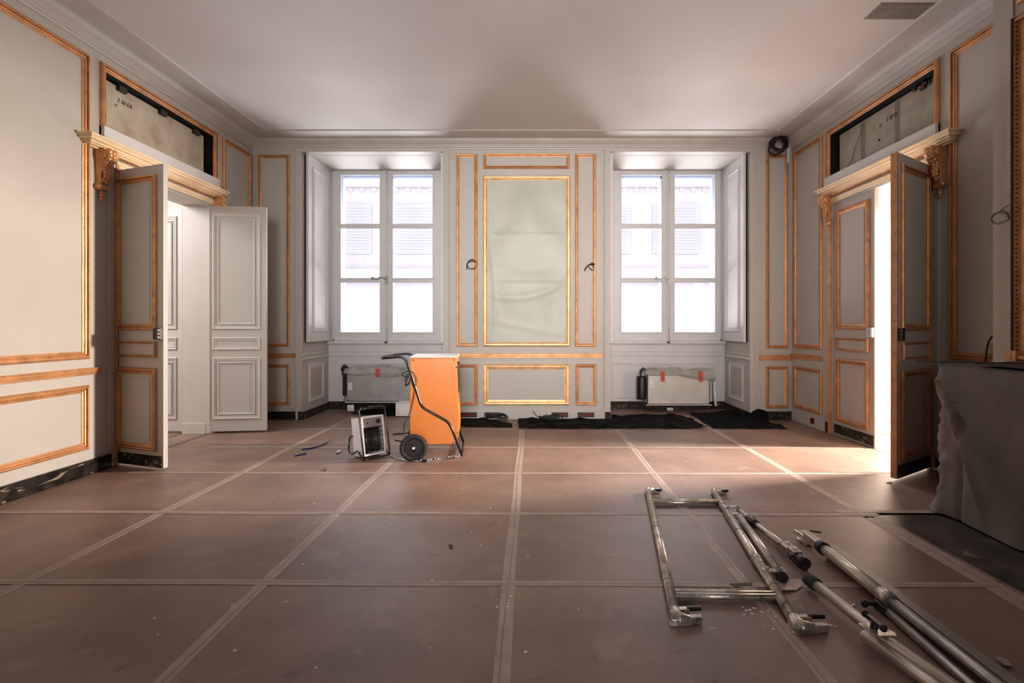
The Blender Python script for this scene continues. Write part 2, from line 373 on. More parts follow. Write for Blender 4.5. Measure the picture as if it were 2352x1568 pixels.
# masking sheet in it
a0, a1, b0, b1 = u0+.055, u1-.055, z0+.055, z1-.055; nu, nz = 44, 80; vs = []
for j in range(nz+1):
    for i in range(nu+1):
        u, v = i/nu, j/nz
        e = min(u, 1-u, v, 1-v)*8; e = min(1, e)
        h = .012+.022*e*(noise.noise(Vector((u*3, v*5, 1)))+.45*math.exp(-((v-.30-.25*(u-.1)**2+ .12*u)/.02)**2)+.35*math.exp(-((v-.14+.10*u)/.018)**2)+.5*math.exp(-((u-.07-.03*math.sin(v*7))/.02)**2)*(v < .8)+.3*math.exp(-((v-.36)/.006)**2)+.3*math.exp(-((v-.66)/.006)**2))
        vs.append(PB(a0+(a1-a0)*u, b0+(b1-b0)*v, max(.004, h)))
mb = MB().add(vs, [(j*(nu+1)+i, j*(nu+1)+i+1, (j+1)*(nu+1)+i+1, (j+1)*(nu+1)+i) for j in range(nz) for i in range(nu)], True)
tag(mb.build('masking_sheet', SHEETG), 'pale wrinkled protective sheet filling the tall gilded frame between the windows', 'sheet')
# flat wide border strips of the pier and window architraves
for W in WIN:
    for u, sg in ((W[0], -1), (W[1], 1)):
        mb = MB()
        a, b = sorted((u, u+sg*.07)); mb.box(a, b, YB-.016, YB, .0, 3.62)
        a, b = sorted((u+sg*.05, u+sg*.08)); mb.box(a, b, YB-.026, YB, .0, 3.62)
        mb.build('window_architrave', PAINT, wb, bevel=.004)
    MB().box(W[0]-.05, W[1]+.05, YB-.02, YB, 3.585, 3.63).build('window_architrave', PAINT, wb, bevel=.004)

# windows
def window(idx, W):
    r0, r1, f0, f1, a0, a1, b0, b1, c, outer = W
    root = empty('window_%d' % idx, ((r0+r1)/2, YW, 0)); root['kind'] = 'structure'
    root['label'] = 'tall six-pane casement window in a deep reveal, ' + ('left of the pier' if idx == 1 else 'right of the pier')
    T = Vector(((r0+r1)/2, YW, 0))
    def bld(mb, name, m, parent=root, **k):
        mb.v = [v-T for v in mb.v]; return mb.build(name, m, parent, **k)
    # lining: head soffit, side linings, apron
    mb = MB(); mb.add([(r0, YB, 3.585), (r1, YB, 3.585), (r1, YW, 3.66), (r0, YW, 3.66), (r0, YB, 3.74), (r1, YB, 3.74), (r1, YW+.1, 3.74), (r0, YW+.1, 3.74)], [(0,1,2,3),(4,5,6,7),(0,1,5,4),(3,2,6,7),(0,3,7,4),(1,2,6,5)])
    bld(mb, 'head_soffit', PAINTW)
    PS = lambda u, z, w: (u, YB+.02+(z)*1.0, 3.585+.085*z-w)
    bld(MB().frame(PS, r0+.16, r1-.16, .1, .72, SPROF, .05), 'soffit_moulding', PAINTW)
    mb = MB().box(r0, r1, YW+.03, YW+.13, 0, 1.02); bld(mb, 'apron', PAINTW)
    PA = lambda u, z, w: (u, YW+.03-w, z)
    bld(MB().frame(PA, r0+.17, r1-.17, .16, .70, SPROF, .06), 'apron_moulding', PAINTW)
    bld(MB().box(r0, r1, YW-.0, YW+.04, .80, .825).box(r0, r1, YW+.01, YW+.04, .86, .875), 'apron_rail', PAINTW, bevel=.004)
    bld(MB().box(r0, r1, YW-.05, YW+.13, .985, 1.03), 'window_sill', PAINTW, bevel=.008)
    side = (r0, 1) if idx == 1 else (r1, -1)
    PV = lambda u, z, w: (side[0]+side[1]*w, u, z)
    bld(MB().frame(PV, YB+.2, YW-.15, .2, .72, SPROF, .055), 'reveal_moulding', PAINTW)
    bld(MB().box(*sorted((side[0], side[0]+side[1]*.02)), YB, YW+.03, .80, .825).box(*sorted((side[0], side[0]+side[1]*.012)), YB, YW+.03, .86, .875), 'reveal_rail', PAINTW, bevel=.003)
    # fixed frame
    mb = MB(); mb.box(f0, f0+.03, YW-.02, YW+.08, 1.03, 3.66).box(f1-.03, f1, YW-.02, YW+.08, 1.03, 3.66).box(f0, f1, YW-.02, YW+.08, 3.625, 3.66).box(f0, f1, YW-.02, YW+.08, 1.03, 1.06)
    mb.box(r0, f0, YW-.02, YW+.08, 1.0, 3.66).box(f1, r1, YW-.02, YW+.08, 1.0, 3.66)
    bld(mb, 'window_frame', PAINTW, bevel=.004)
    zs = [1.145, 1.94, 2.754, 3.54]
    for (g0, g1, e0, e1) in ((a0, a1, f0+.032, c-.003), (b0, b1, c+.003, f1-.032)):
        mb = MB(); mb.box(e0, g0, YW-.03, YW+.025, 1.062, 3.622).box(g1, e1, YW-.03, YW+.025, 1.062, 3.622)
        mb.box(g0, g1, YW-.03, YW+.025, 1.062, zs[0]).box(g0, g1, YW-.03, YW+.025, zs[3], 3.622)
        cs = bld(mb, 'casement', PAINTW, bevel=.003)
        for k in (1, 2): bld(MB().box(g0, g1, YW-.026, YW+.022, zs[k]-.018, zs[k]+.018), 'muntin', PAINTW, cs, bevel=.003)
        for k in range(3):
            l, h = zs[k]+(.018 if k else 0), zs[k+1]-(.018 if k < 2 else 0)
            bld(MB().frame(lambda u, z, w: (u, YW-.028-w, z), g0-.004, g1+.004, l-.004, h+.004, [(0, 0), (0, .004), (.5, .008), (1, 0)], .02), 'glazing_bead', PAINTW, cs)
            bld(MB().box(g0-.002, g1+.002, YW-.004, YW, l-.002, h+.002), 'pane', GLASS, cs)
    # cover bead with espagnolette bolt
    bld(MB().box(c-.028, c+.028, YW-.045, YW-.03, 1.06, 3.63), 'meeting_bead', PAINTW, bevel=.004)
    mb = MB().tube([(c+.012, YW-.06, .995), (c+.012, YW-.06, 3.68)], .008, 8)
    for z in (1.25, 1.9, 2.4, 3.0, 3.5): mb.box(c-.004, c+.028, YW-.07, YW-.045, z-.02, z+.02)
    cb = bld(mb, 'cremone_bolt', PAINTW)
    bld(MB().box(c-.022, c+.022, YW-.075, YW-.05, 3.655, 3.685).box(c-.022, c+.022, YW-.075, YW-.05, 1.0, 1.02), 'bolt_keeper', BLACK, cb)
    mb = MB().tube(rounded([(c+.01, YW-.075, 1.95), (c-.07, YW-.09, 1.99), (c-.12, YW-.09, 1.95), (c-.18, YW-.09, 1.965)], .03), .011, 8).ball((c-.19, YW-.09, 1.965), .022).box(c-.012, c+.03, YW-.08, YW-.045, 1.88, 2.0)
    bld(mb, 'bolt_handle', STEEL if idx == 1 else PAINTW, cb)
    # shutters folded against the reveals
    for (sx, sg, big) in ((r0, 1, idx == 1), (r1, -1, idx == 2)):
        t0 = .028 if big else .004; th = .035
        y0, y1 = YB+(.05 if big else .03), YW-.05
        x0, x1 = sorted((sx+sg*t0, sx+sg*(t0+th)))
        sh = bld(MB().box(x0, x1, y0, y1, 1.035, 3.60 if not big else 3.585), 'shutter', PAINTW, bevel=.004)
        PP = lambda u, z, w: (sx+sg*(t0+th+w), u, z)
        bld(MB().frame(PP, y0+.13, y1-.13, 1.17, 3.44, SPROF, .06), 'panel_moulding', PAINTW, sh)
        bld(MB().box(*sorted((sx+sg*.001, sx+sg*t0)), y0+.02, y1, 1.04, 3.57), 'shutter_gap_shade', VOID, sh)  # black strip standing in for the shade behind the folded shutter
        bld(MB().tube([(sx+sg*(t0+th+.002), y1+.012, 1.06), (sx+sg*(t0+th+.002), y1+.012, 3.57)], .009, 8), 'hinge', PAINTW, sh)
    # outer frame beyond the glass
    e0, em0, em1, e1 = outer
    mb = MB(); mb.box(e0-.08, e0, YW+.2, YW+.3, 1.0, 3.6).box(em0, em1, YW+.2, YW+.3, 1.0, 3.6).box(e1, e1+.08, YW+.2, YW+.3, 1.0, 3.6)
    for z in (1.08, 1.93, 2.72, 3.55): mb.box(e0, e1, YW+.2, YW+.28, z-.02, z+.02) if z in (1.08, 3.55) else None
    bld(mb, 'outer_frame', FRNT)
    return root
window(1, WIN[0]); window(2, WIN[1])

# ---------------------------------------------------------------- side walls
def side_wall(name, P, D, t, label):
    us = [RY0, D['n0']+.055, D['u0'], D['u1'], D['n1']-.055, YB]
    mb = MB(); grid_wall(mb, P, us, [0, ZD, 3.0, 3.49, ZC], [(D['u0'], D['u1'], 0, ZD), (D['n0']+.055, D['n1']-.055, 3.0, 3.49)], .13)
    grid_wall(mb, lambda u, z, w: P(u, z, w-.13), [RY0, D['u0'], D['u1'], YB], [0, ZD, ZC], [(D['u0'], D['u1'], 0, ZD)], t-.13)
    o = struct(mb.build(name, PAINT)); o['label'] = label; return o
wl = side_wall('wall_left', PL, DOORL, .32, 'grey panelled wall with gilded mouldings and double door on the left')
wr = side_wall('wall_right', PR, DOORR, .45, 'grey panelled wall with gilded mouldings and double door on the right')
for P, wall, D in ((PL, wl, DOORL), (PR, wr, DOORR)):
    a = 4.339 if wall is wl else 4.28
    gpanel(P, a-3.1, a, .975, 3.537, wall, wd=.065)
    gpanel(P, a-3.1, a-.01, .215, .755, wall, wd=.06)
    rail(P, RY0, a+.105, .84, .90, wall, GOLD)
    b0, b1 = (6.216, 6.84) if wall is wl else (6.164, 6.815)
    gpanel(P, b0, b1, .968, 3.54, wall, wd=.05); gpanel(P, b0, b1, .18, .725, wall, wd=.05)
    rail(P, b0-.0, YB, .826, .888, wall, GOLD)
# closed rear wall, unseen behind the camera, coloured dark to bounce less light
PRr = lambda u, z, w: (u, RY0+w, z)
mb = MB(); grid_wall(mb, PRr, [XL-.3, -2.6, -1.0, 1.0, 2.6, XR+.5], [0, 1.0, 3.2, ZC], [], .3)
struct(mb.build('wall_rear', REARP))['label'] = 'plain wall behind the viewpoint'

# cornice
CP = [(0, 3.615), (.018, 3.615), (.022, 3.632), (.04, 3.64), (.042, 3.655), (.055, 3.66), (.06, 3.668), (.10, 3.69), (.125, 3.712), (.128, 3.722), (.15, 3.727), (.165, 3.735), (.165, 3.725), (.36, 3.733), (.375, ZC-.001), (.375, ZC+.02), (0, ZC+.02)]
def cornice(name, P, u0, u1, m0, m1, label):
    n = len(CP); vs = [P(u0+w*m0, z, w) for w, z in CP]+[P(u1-w*m1, z, w) for w, z in CP]
    o = struct(MB().add(vs, [(i, i+1, n+i+1, n+i) for i in range(n-1)]).build(name, CORN)); o['label'] = label
cornice('trim_1', PB, XL, XR, 1, 1, 'moulded plaster cornice above the windows')
cornice('trim_2', PL, RY0, YB, 0, 1, 'moulded plaster cornice along the left wall')
cornice('trim_3', PR, RY0, YB, 0, 1, 'moulded plaster cornice along the right wall')

# baseboards
skirt('baseboard_left', PL, [(RY0, DOORL['u0']-.1), (DOORL['u1']+.1, YB)], .122, MARB, 'black veined marble baseboard along the left wall')
bb = skirt('baseboard_right', PR, [(1.0, DOORR['u0']-.1), (DOORR['u1']+.02, DOORR['u1']+.14)], .122, MARB, 'black marble baseboard along the right wall')
MB().box(XR-.018, XR, DOORR['u1']+.14, YB, 0, .13).build('painted_section', PAINT, bb)
MB().box(XR-.03, XR-.018, 6.32, 6.39, .045, .115).build('socket_hole', REDB, bb)
bbk = skirt('baseboard_back', PB, [(XL, WIN[0][0]), (WIN[1][1]+.08, XR)], .11, MARB, 'dark baseboard under the windows and corner panels')
mb = MB()
for W in WIN: mb.box(W[0], W[1], YW+.01, YW+.03, 0, .115).box(W[0], W[0]+.015, YB, YW+.02, 0, .10).box(W[1]-.015, W[1], YB, YW+.02, 0, .10)
mb.build('recess_section', MARB, bbk)
MB().box(WIN[0][1], WIN[1][0], YB-.014, YB, .02, .115).build('painted_section', PAINT, bbk)
for u in (WIN[0][1]+.035, WIN[1][0]-.04): MB().box(u-.035, u+.035, YB-.028, YB-.014, 0, .105).build('plinth_block', MARB, bbk)

# ---------------------------------------------------------------- doors
def leaf(root, hinge, free, gold, wd, kick, lockm, name='door_leaf', t=.042, hgt=2.655, zb=.022, lockside=None):
    """leaf from hinge to free edge; gold = +1/-1 side (local y) that carries the gilding"""
    ang = math.atan2(free[1]-hinge[1], free[0]-hinge[0])
    o = MB().box(0, wd, -t/2, t/2, zb, hgt).build(name, PAINT if gold else PAINT2, root, bevel=.003)
    rl = root.location
    o.location = (hinge[0]-rl[0], hinge[1]-rl[1], 0); o.rotation_euler = (0, 0, ang)
    pan = ((1.215, hgt-.085, .055), (.975, 1.12, .025), (.165, .885, .055))
    for sgn in (-1, 1):
        P = lambda u, z, w: (u, sgn*(t/2+w), z)
        g = (gold == sgn)
        for a, b, wv in pan:
            if g:
                MB().frame(P, .055, wd-.075, a, b, GPROF, wv).build('panel_moulding', GOLD, o)
                if b-a > .3: MB().box(.055+.085, wd-.075-.085, *sorted((sgn*t/2, sgn*(t/2+.005))), a+.085, b-.085).build('panel_field', PAINT, o)
            else:
                MB().frame(P, .06, wd-.07, a, b, SPROF, .035).build('panel_moulding', PAINT2, o)
                if b-a > .3: MB().frame(P, .115, wd-.125, a+.055, b-.055, SPROF, .02).build('inner_moulding', PAINT2, o)
        if g and kick:
            MB().box(.01, wd-.012, *sorted((sgn*t/2, sgn*(t/2+.008))), .024, .125).build('kick_plate', MARB, o)
        if (g or lockside == sgn) and lockm:
            y0, y1 = sorted((sgn*t/2, sgn*(t/2+.03)))
            lk = MB().box(wd-.085, wd-.002, y0, y1, 1.135, 1.235).build('lock_box', lockm, o, bevel=.003)
            mb = MB()
            for k in range(3): mb.box(wd-.03, wd-.006, *sorted((sgn*(t/2+.03), sgn*(t/2+.033))), 1.145+k*.03, 1.165+k*.03)
            mb.build('lock_plate', STEEL, lk)
    mb = MB()
    for z in (.35, 1.35, 2.35): mb.tube([(-.004, 0, z-.06), (-.004, 0, z+.06)], .010, 8)
    mb.build('hinge', BRASS, o)
    return o
def bracket(P, u, parent):
    """gilded scroll console, width .1 along the wall"""
    root = empty('console_bracket', parent=parent)
    S = [(0, 2.77), (.115, 2.77), (.125, 2.75), (.118, 2.70), (.09, 2.655), (.062, 2.60), (.05, 2.54), (.046, 2.48), (.055, 2.455), (.05, 2.43), (.02, 2.42), (0, 2.42)]
    hw = .042; n = len(S)
    hf = lambda z: .024+.020*(z-2.42)/.35
    vs = [P(u-hf(z), z, w) for w, z in S]+[P(u+hf(z), z, w) for w, z in S]
    mb = MB().add(vs, [(i, (i+1) % n, n+(i+1) % n, n+i) for i in range(n)]+[tuple(range(n-1, -1, -1)), tuple(range(n, 2*n))])
    mb.build('scroll_body', GOLD, root, bevel=.004)
    mb = MB()
    for w, z, r in ((.078, 2.722, .036), (.03, 2.45, .024)):
        ring = lambda rr, off, k: P(u+off, z+rr*math.sin(2*PI*k/14), w+rr*math.cos(2*PI*k/14))
        for off in (-hw-.006, hw+.006):
            mb.add([ring(r, off, k) for k in range(14)]+[ring(r*.5, off*1.12, k) for k in range(14)]+[P(u+off*1.12, z, w)], [(k, (k+1) % 14, 14+(k+1) % 14, 14+k) for k in range(14)]+[(14+k, 14+(k+1) % 14, 28) for k in range(14)])
        mb.add([ring(r, -hw-.006, k) for k in range(14)]+[ring(r, hw+.006, k) for k in range(14)], [(k, (k+1) % 14, 14+(k+1) % 14, 14+k) for k in range(14)], True)
    mb.build('volute', GOLD, root)
    mb = MB()       # acanthus leaf down the front
    for i in range(9):
        t = i/8; z = 2.74-.24*t; w = .128-.066*t+.012*math.sin(t*9)
        for sgn in (-1, 0, 1):
            c = P(u+sgn*(.028-.012*t), z-abs(sgn)*-.008, w-abs(sgn)*.008)
            mb.ball(c, .024-.008*t, 7, 5, sc=(1, 1, 1.35))
    mb.build('acanthus_leaf', GOLD, root)
    mb = MB()
    for z, r in ((2.405, .016), (2.38, .022), (2.352, .014), (2.335, .009)): mb.ball(P(u, z, .028), r, 8, 6)
    mb.build('drop_finial', GOLD, root)
    return root
def door(idx, P, D, mouldg, label):
    c = (D['u0']+D['u1'])/2; p = P(c, 0, 0); root = empty('door_%d' % idx, (p[0], p[1], 0)); root['kind'] = 'structure'; root['label'] = label
    T = Vector((p[0], p[1], 0)); Q = lambda u, z, w: tuple(Vector(P(u, z, w))-T)
    def lb(name, m, boxes, bevel=.003):
        mb = MB()
        for (a, b, z0, z1, w0, w1) in boxes:
            q, r = Q(a, z0, w0), Q(b, z1, w1); mb.box(q[0], r[0], q[1], r[1], q[2], r[2])
        return mb.build(name, m, root, bevel=bevel)
    u0, u1 = D['u0'], D['u1']
    lb('casing', PAINT, [(u0-.13, u0-.0, 0, ZD, 0, .012), (u1, u1+.13, 0, ZD, 0, .012), (u0-.13, u1+.13, ZD, 2.75, 0, .02)])
    lb('architrave', GOLD if idx == 1 else GOLD, [(u0-.06, u0-.035, .0, ZD+.06, .012, .034), (u0-.035, u0-.012, .0, ZD+.03, .012, .026), (u1+.035, u1+.06, .0, ZD+.06, .012, .034), (u1+.012, u1+.035, .0, ZD+.03, .012, .026)])
    lb('head_architrave', mouldg, [(u0-.06, u1+.06, ZD+.035, ZD+.06, .012, .036), (u0-.035, u1+.035, ZD+.012, ZD+.035, .012, .028)])
    c0, c1 = D['c0'], D['c1']; e = .14
    lb('door_cornice', mouldg, [(c0+e-w, c1-e+w, z0, z1, 0, w) for z0, z1, w in ((2.762, 2.776, .045), (2.776, 2.79, .07), (2.79, 2.808, .085), (2.808, 2.826, .118), (2.826, 2.834, .128), (2.834, 2.85, .14))], .002)
    lb('cover_board', PAINTW, [(D['n0']-.0, D['n1']+.0, 2.85, 2.99, 0, .045)])
    mb = MB(); n = int((D['b1']-D['b0']-.14)/.028)
    for i in range(n):
        u = D['b0']+.07+i*.028; q, r = Q(u, 2.742, .02), Q(u+.017, 2.762, .048); mb.box(q[0], r[0], q[1], r[1], q[2], r[2])
    mb.build('bead_row', GOLD, root)['kind'] = 'stuff'
    for k in ('b0', 'b1'): bracket(Q, D[k], root)
    # over-door recess
    n0, n1 = D['n0'], D['n1']
    MB().frame(Q, n0, n1, 2.90, 3.545, [(t, h*1.2) for t, h in GPROF], .062).build('overdoor_moulding', GOLD, root)
    lb('recess_shade', VOID, [(n0+.05, n1-.05, 2.99, 3.50, -.128, -.122), (n1-.060, n1-.054, 2.99, 3.50, -.13, -.002), (n0+.054, n1-.054, 3.484, 3.491, -.13, -.002), (n0+.054, n0+.058, 2.99, 3.50, -.13, -.002)], 0)  # black back and liners paint in the shade of the recess
    mat_ = PLASTER if idx == 1 else CEMENT
    far = n1-.055-.06; z1 = 3.462
    ob = lb('overdoor_board', mat_, [(n0+.06, far, 2.99, z1, -.12, -.075)])
    return root, Q, ob, lb
d1, Q1, ob1, lb1 = door(1, PL, DOORL, LITG, 'open double door in the left wall with gilded cornice')
d2, Q2, ob2, lb2 = door(2, PR, DOORR, LITG, 'half open double door in the right wall with gilded cornice')
leaf(d1, (-3.775, 4.665), (-3.172, 4.456), -1, .64, True, BLACK)
leaf(d1, (-3.775, 6.0), (-3.127, 6.08), 1, .652, True, None)
lf = leaf(d2, (3.485, 4.512), (2.918, 4.143), 1, .67, True, BLACK)
MB().box(.648, .672, -.021, .026, .03, 2.645).build('edge_moulding', GOLD, lf, bevel=.003)
leaf(d2, (3.53, 5.945), (3.53, 5.25), -1, .695, True, STEEL, zb=.002)
# jamb linings
lb1('jamb_lining', PAINT2, [(DOORL['u1']-.004, DOORL['u1'], 0, ZD, -.32, 0), (DOORL['u0'], DOORL['u0']+.004, 0, ZD, -.32, 0), (DOORL['u0'], DOORL['u1'], ZD-.01, ZD, -.32, 0), (DOORL['u1']-.012, DOORL['u1']-.004, 0, .12, -.32, -.05)])
lb2('jamb_lining', PAINT2, [(DOORR['u1']-.004, DOORR['u1'], 0, ZD, -.45, -.06), (DOORR['u0'], DOORR['u0']+.004, 0, ZD, -.45, 0), (DOORR['u0'], DOORR['u1'], ZD-.01, ZD, -.45, 0)])
lb2('transom_panel', PAINT2, [(DOORR['u0'], DOORR['u1'], 2.37, ZD-.01, -.45, -.41)])
# marks on the exposed boards
def text(body, parent, loc, rot, size, name='pencil_mark'):
    c = bpy.data.curves.new(name, 'FONT'); c.body = body; c.size = size; c.extrude = .0008; c.offset = .0; c.shear = .25
    c.materials.append(INK); tmp = bpy.data.objects.new('tmp', c); COL.objects.link(tmp)
    dg = bpy.context.evaluated_depsgraph_get(); me = bpy.data.meshes.new_from_object(tmp.evaluated_get(dg)); bpy.data.objects.remove(tmp)
    o = bpy.data.objects.new(name, me); COL.objects.link(o); o.parent = parent; o.location = loc; o.rotation_euler = rot; return o
RL, RR = (PI/2, 0, PI/2), (PI/2, 0, -PI/2)
q = Q1(4.73, 3.32, -.073); text('2 50 EA', ob1, q, RL, .055)
q = Q1(4.70, 3.27, -.073); text('v2', ob1, q, RL, .035)
q = Q2(5.17, 3.31, -.073); text('2 50 04', ob2, q, RR, .052)
q = Q2(5.28, 3.285, -.073); text('12', ob2, q, RR, .045)
def qbox(Q, name, m, parent, a, b, z0, z1, w0, w1):
    q, r = Q(a, z0, w0), Q(b, z1, w1); return MB().box(q[0], r[0], q[1], r[1], q[2], r[2]).build(name, m, parent)
for u, z in ((4.72, 3.44), (5.25, 3.44), (5.78, 3.44), (5.3, 3.0), (5.95, 3.0)): qbox(Q1, 'fixing_clip', WOODD, ob1, u, u+.09, z-.02, z+.03, -.075, -.04)
for a in (4.98, 5.5): qbox(Q2, 'mortar_strip', CEMD, ob2, a, a+.07, 2.99, 3.445, -.075, -.0735)
mb = MB(); path = [(5.52, 3.43), (5.56, 3.38), (5.57, 3.33), (5.63, 3.27), (5.67, 3.22), (5.70, 3.13), (5.76, 3.08), (5.82, 3.04)]
mb.tube([Q2(u, z, -.074) for u, z in path], .0022, 5); mb.ball(Q2(5.27, 3.16, -.074), .012, 7, 5); mb.build('crack', VOID, ob2)
mb = MB(); random.seed(3)
for k in range(26):
    u = 4.47+random.random()*.3; z = 3.40+random.random()*.075; q, r = Q2(u, z, -.08), Q2(u+.012+.02*random.random(), z+.02+.02*random.random(), -.05-.015*random.random()); mb.box(q[0], r[0], q[1], r[1], q[2], r[2])
o = mb.build('broken_plaster', MARB, ob2); o['kind'] = 'stuff'

# ---------------------------------------------------------------- neighbouring rooms (seen through the doorways)
def room(name, x0, x1, y0, y1, z1, openx, label):
    mb = MB(); t = .1
    mb.box(x0, x1, y1, y1+t, 0, z1).box(x0, x1, y0-t, y0, 0, z1).box(x0-t, x1+t, y0-t, y1+t, z1, z1+t)
    mb.box(*((x0-t, x0) if openx == 1 else (x1, x1+t)), y0, y1, 0, z1)
    o = struct(mb.build(name, PAINT2)); o['label'] = label; return o
rl_ = room('wall_left_room', -7.0, XL-.33, 3.5, 6.7, 3.4, 1, 'white walls of the room beyond the left door')
rr_ = room('wall_right_room', XR+.46, 7.2, 3.7, 6.35, 3.4, -1, 'white walls of the room beyond the right door')
d3 = empty('door_3', (-4.07, 6.02, 0)); d3['kind'] = 'structure'; d3['label'] = 'white panelled leaf folded open beyond the left doorway'
leaf(d3, (-4.075, 6.02), (-4.72, 6.06), 0, .65, False, None, hgt=2.62)
d4 = empty('door_4', (4.02, 5.97, 0)); d4['kind'] = 'structure'; d4['label'] = 'white panelled leaf folded open beyond the right doorway'
leaf(d4, (3.97, 5.90), (4.62, 5.96), 0, .65, False, None, hgt=2.38)
MB().box(-.06, .9, -.03, .14, 2.40, 2.62).build('transom_rail', PAINT2, d4)

# ---------------------------------------------------------------- chimney breast, covered fireplace, mirror
cb = struct(MB().box(3.2, XR, 1.0, 3.56, 0, ZC).build('wall_chimney_breast', PAINT)); cb['label'] = 'projecting chimney breast at the right edge'
PC = lambda u, z, w: (3.2-w, u, z)
MB().box(3.188, 3.2, 3.40, 3.44, .99, 3.6).box(3.194, 3.2, 3.44, 3.46, .99, 3.6).build('pilaster_moulding', PAINT, cb, bevel=.003)
mr = empty('overmantel_mirror', (3.2, 2.4, 1.0)); tag(mr, 'carved gilded mirror frame above the covered fireplace at the right edge', 'mirror')
T = Vector((3.2, 2.4, 1.0)); Qm = lambda u, z, w: tuple(Vector(PC(u, z, w))-T)
MB().frame(Qm, 1.45, 3.385, 1.02, 3.27, [(0, 0), (0, .03), (.15, .05), (.3, .05), (.34, .03), (.8, .045), (1, .02), (1, 0)], .13).build('frame', GOLD, mr)
mb = MB()
for k in range(150):
    z = 1.02+k*.015; mb.ball(Qm(3.362, z, .052), .011, 6, 4, sc=(1, 1, .8))
    if k % 2: mb.ball(Qm(3.34, z, .045), .007, 5, 4)
mb.build('carved_edge', WOODD, mr)['kind'] = 'stuff'
MB().box(-.012, -.006, -.84, .86, .1, 2.15).build('mirror_plate', mat('mirror_plate', rgb(150, 150, 150), .05, 1, var=.02, scale=2), mr)
qb = MB().box(-.06, 0, .93, 1.0, .02, .09).build('corner_block', GOLD, mr, bevel=.004)
gpanel(PC, 1.45, 3.37, 3.36, 3.58, cb, wd=.05)

fp = empty('fireplace', (2.98, 2.4, 0)); tag(fp, 'marble chimneypiece hidden under the grey dust sheet', 'fireplace')
MB().box(-.17, .21, -1.1, .93, 0, .93).build('surround', MARB, fp); MB().box(-.21, .21, -1.15, .99, .93, .97).build('mantel_shelf', MARB, fp, bevel=.005)
# dust sheet as one draped surface: path around the box x height
path = [(3.19, 3.50), (3.05, 3.505), (2.90, 3.51), (2.80, 3.50), (2.765, 3.485), (2.745, 3.46), (2.738, 3.43)]
yy = 3.43
while yy > 1.22: yy -= .022; path.append((2.735, yy))
path += [(2.76, 1.17), (2.85, 1.16), (3.19, 1.16)]
nz = 46; vs = []; zt = .985
def bump_(d, wd): return math.exp(-(d/wd)**2)
for i, (x, y) in enumerate(path):
    corner = bump_(y-3.45, .05)
    for j in range(nz+1):
        v = j/nz; z = .012+(zt-.012)*v; nx = 1.0
        dx = 0
        front = x < 2.76
        if front:
            a = 3.42-y                                  # distance from the far corner
            ln = a*1.22-(.97-z)*.98                      # diagonal ridge line from the top corner
            dx -= .085*bump_(ln, .042)*min(1, (.99-z)*6)*max(0, 1-(.97-z)/1.15)
            dx += .030*bump_(ln+.12, .07)*min(1, (.99-z)*4)
            l2 = (a-.13)-(.55-z)*.42
            dx -= .028*bump_(l2, .025)*(1 if z < .62 else max(0, 1-(z-.62)*6))*min(1, z*4)
            dx += .022*bump_(a-.14, .012)*(z < .8)
            dx -= .03*bump_(z-.0, .12)*(.6+.4*math.sin(y*7))
            dx -= .010*noise.noise(Vector((y*4, z*4, 0)))+.006*noise.noise(Vector((y*14, z*9, 3)))
        if corner > .02:
            dx -= corner*(.024*noise.noise(Vector((z*14, 2, y*16)))+.02*noise.noise(Vector((z*30, 5, y*25)))+.055*bump_(z, .06)+.018*math.sin(z*23+1)*(.3+z*.4)+.02*bump_(z-.985, .03))
        yo = .012*noise.noise(Vector((x*6, z*8, 5)))+(.05*bump_(z, .05)+.018*math.sin(z*17) if y > 3.46 else 0)
        vs.append((x+dx, y+yo*(y > 3.4), z))
n = len(path); fs = [(i*(nz+1)+j, (i+1)*(nz+1)+j, (i+1)*(nz+1)+j+1, i*(nz+1)+j+1) for i in range(n-1) for j in range(nz)]
b = len(vs); m_ = 8                                     # top
for i, (x, y) in enumerate(path):
    for k in range(m_+1):
        t = k/m_; top = Vector(vs[i*(nz+1)+nz]); en = Vector((3.19, min(max(y, 1.2), 3.47), zt+.004))
        p = top.lerp(en, t); p.z += .012*math.sin(min(1, t*6)*PI/2)+.003*noise.noise(Vector((p.x*12, p.y*9, 0))); vs.append(tuple(p))
fs += [(b+i*(m_+1)+k, b+(i+1)*(m_+1)+k, b+(i+1)*(m_+1)+k+1, b+i*(m_+1)+k+1) for i in range(n-1) for k in range(m_)]
ds = MB().add(vs, fs, True).build('dust_sheet', CLOTH); tag(ds, 'grey plastic dust sheet draped and folded over the fireplace', 'sheet')
bd = MB().add([(2.60, 3.56, 1.004), (2.615, 3.575, 1.004), (3.17, 3.45, 1.008), (3.14, 1.5, 1.010), (2.80, 1.5, 1.010)], [(0, 4, 3, 2, 1)])
mb = MB(); mb.tube([(2.62, 3.50, 1.012), (3.18, 3.20, 1.016)], .005, 6); mb.box(2.78, 3.17, 1.5, 3.22, 1.010, 1.018)
tag(mb.build('thin_board', WOODD), 'thin dark board lying on top of the covered fireplace', 'board')
mb = MB(); mb.add([(2.98, 3.40, 1.010), (3.14, 3.42, 1.012), (3.15, 3.25, 1.022), (2.99, 3.24, 1.024), (2.98, 3.40, 1.013), (3.14, 3.42, 1.015), (3.15, 3.25, 1.025), (2.99, 3.24, 1.027)], [(0,1,2,3), (4,5,6,7), (0,1,5,4), (1,2,6,5), (2,3,7,6), (3,0,4,7)])
tag(mb.build('paper_sheet', PAPER), 'crumpled pale paper on the covered mantel', 'paper')

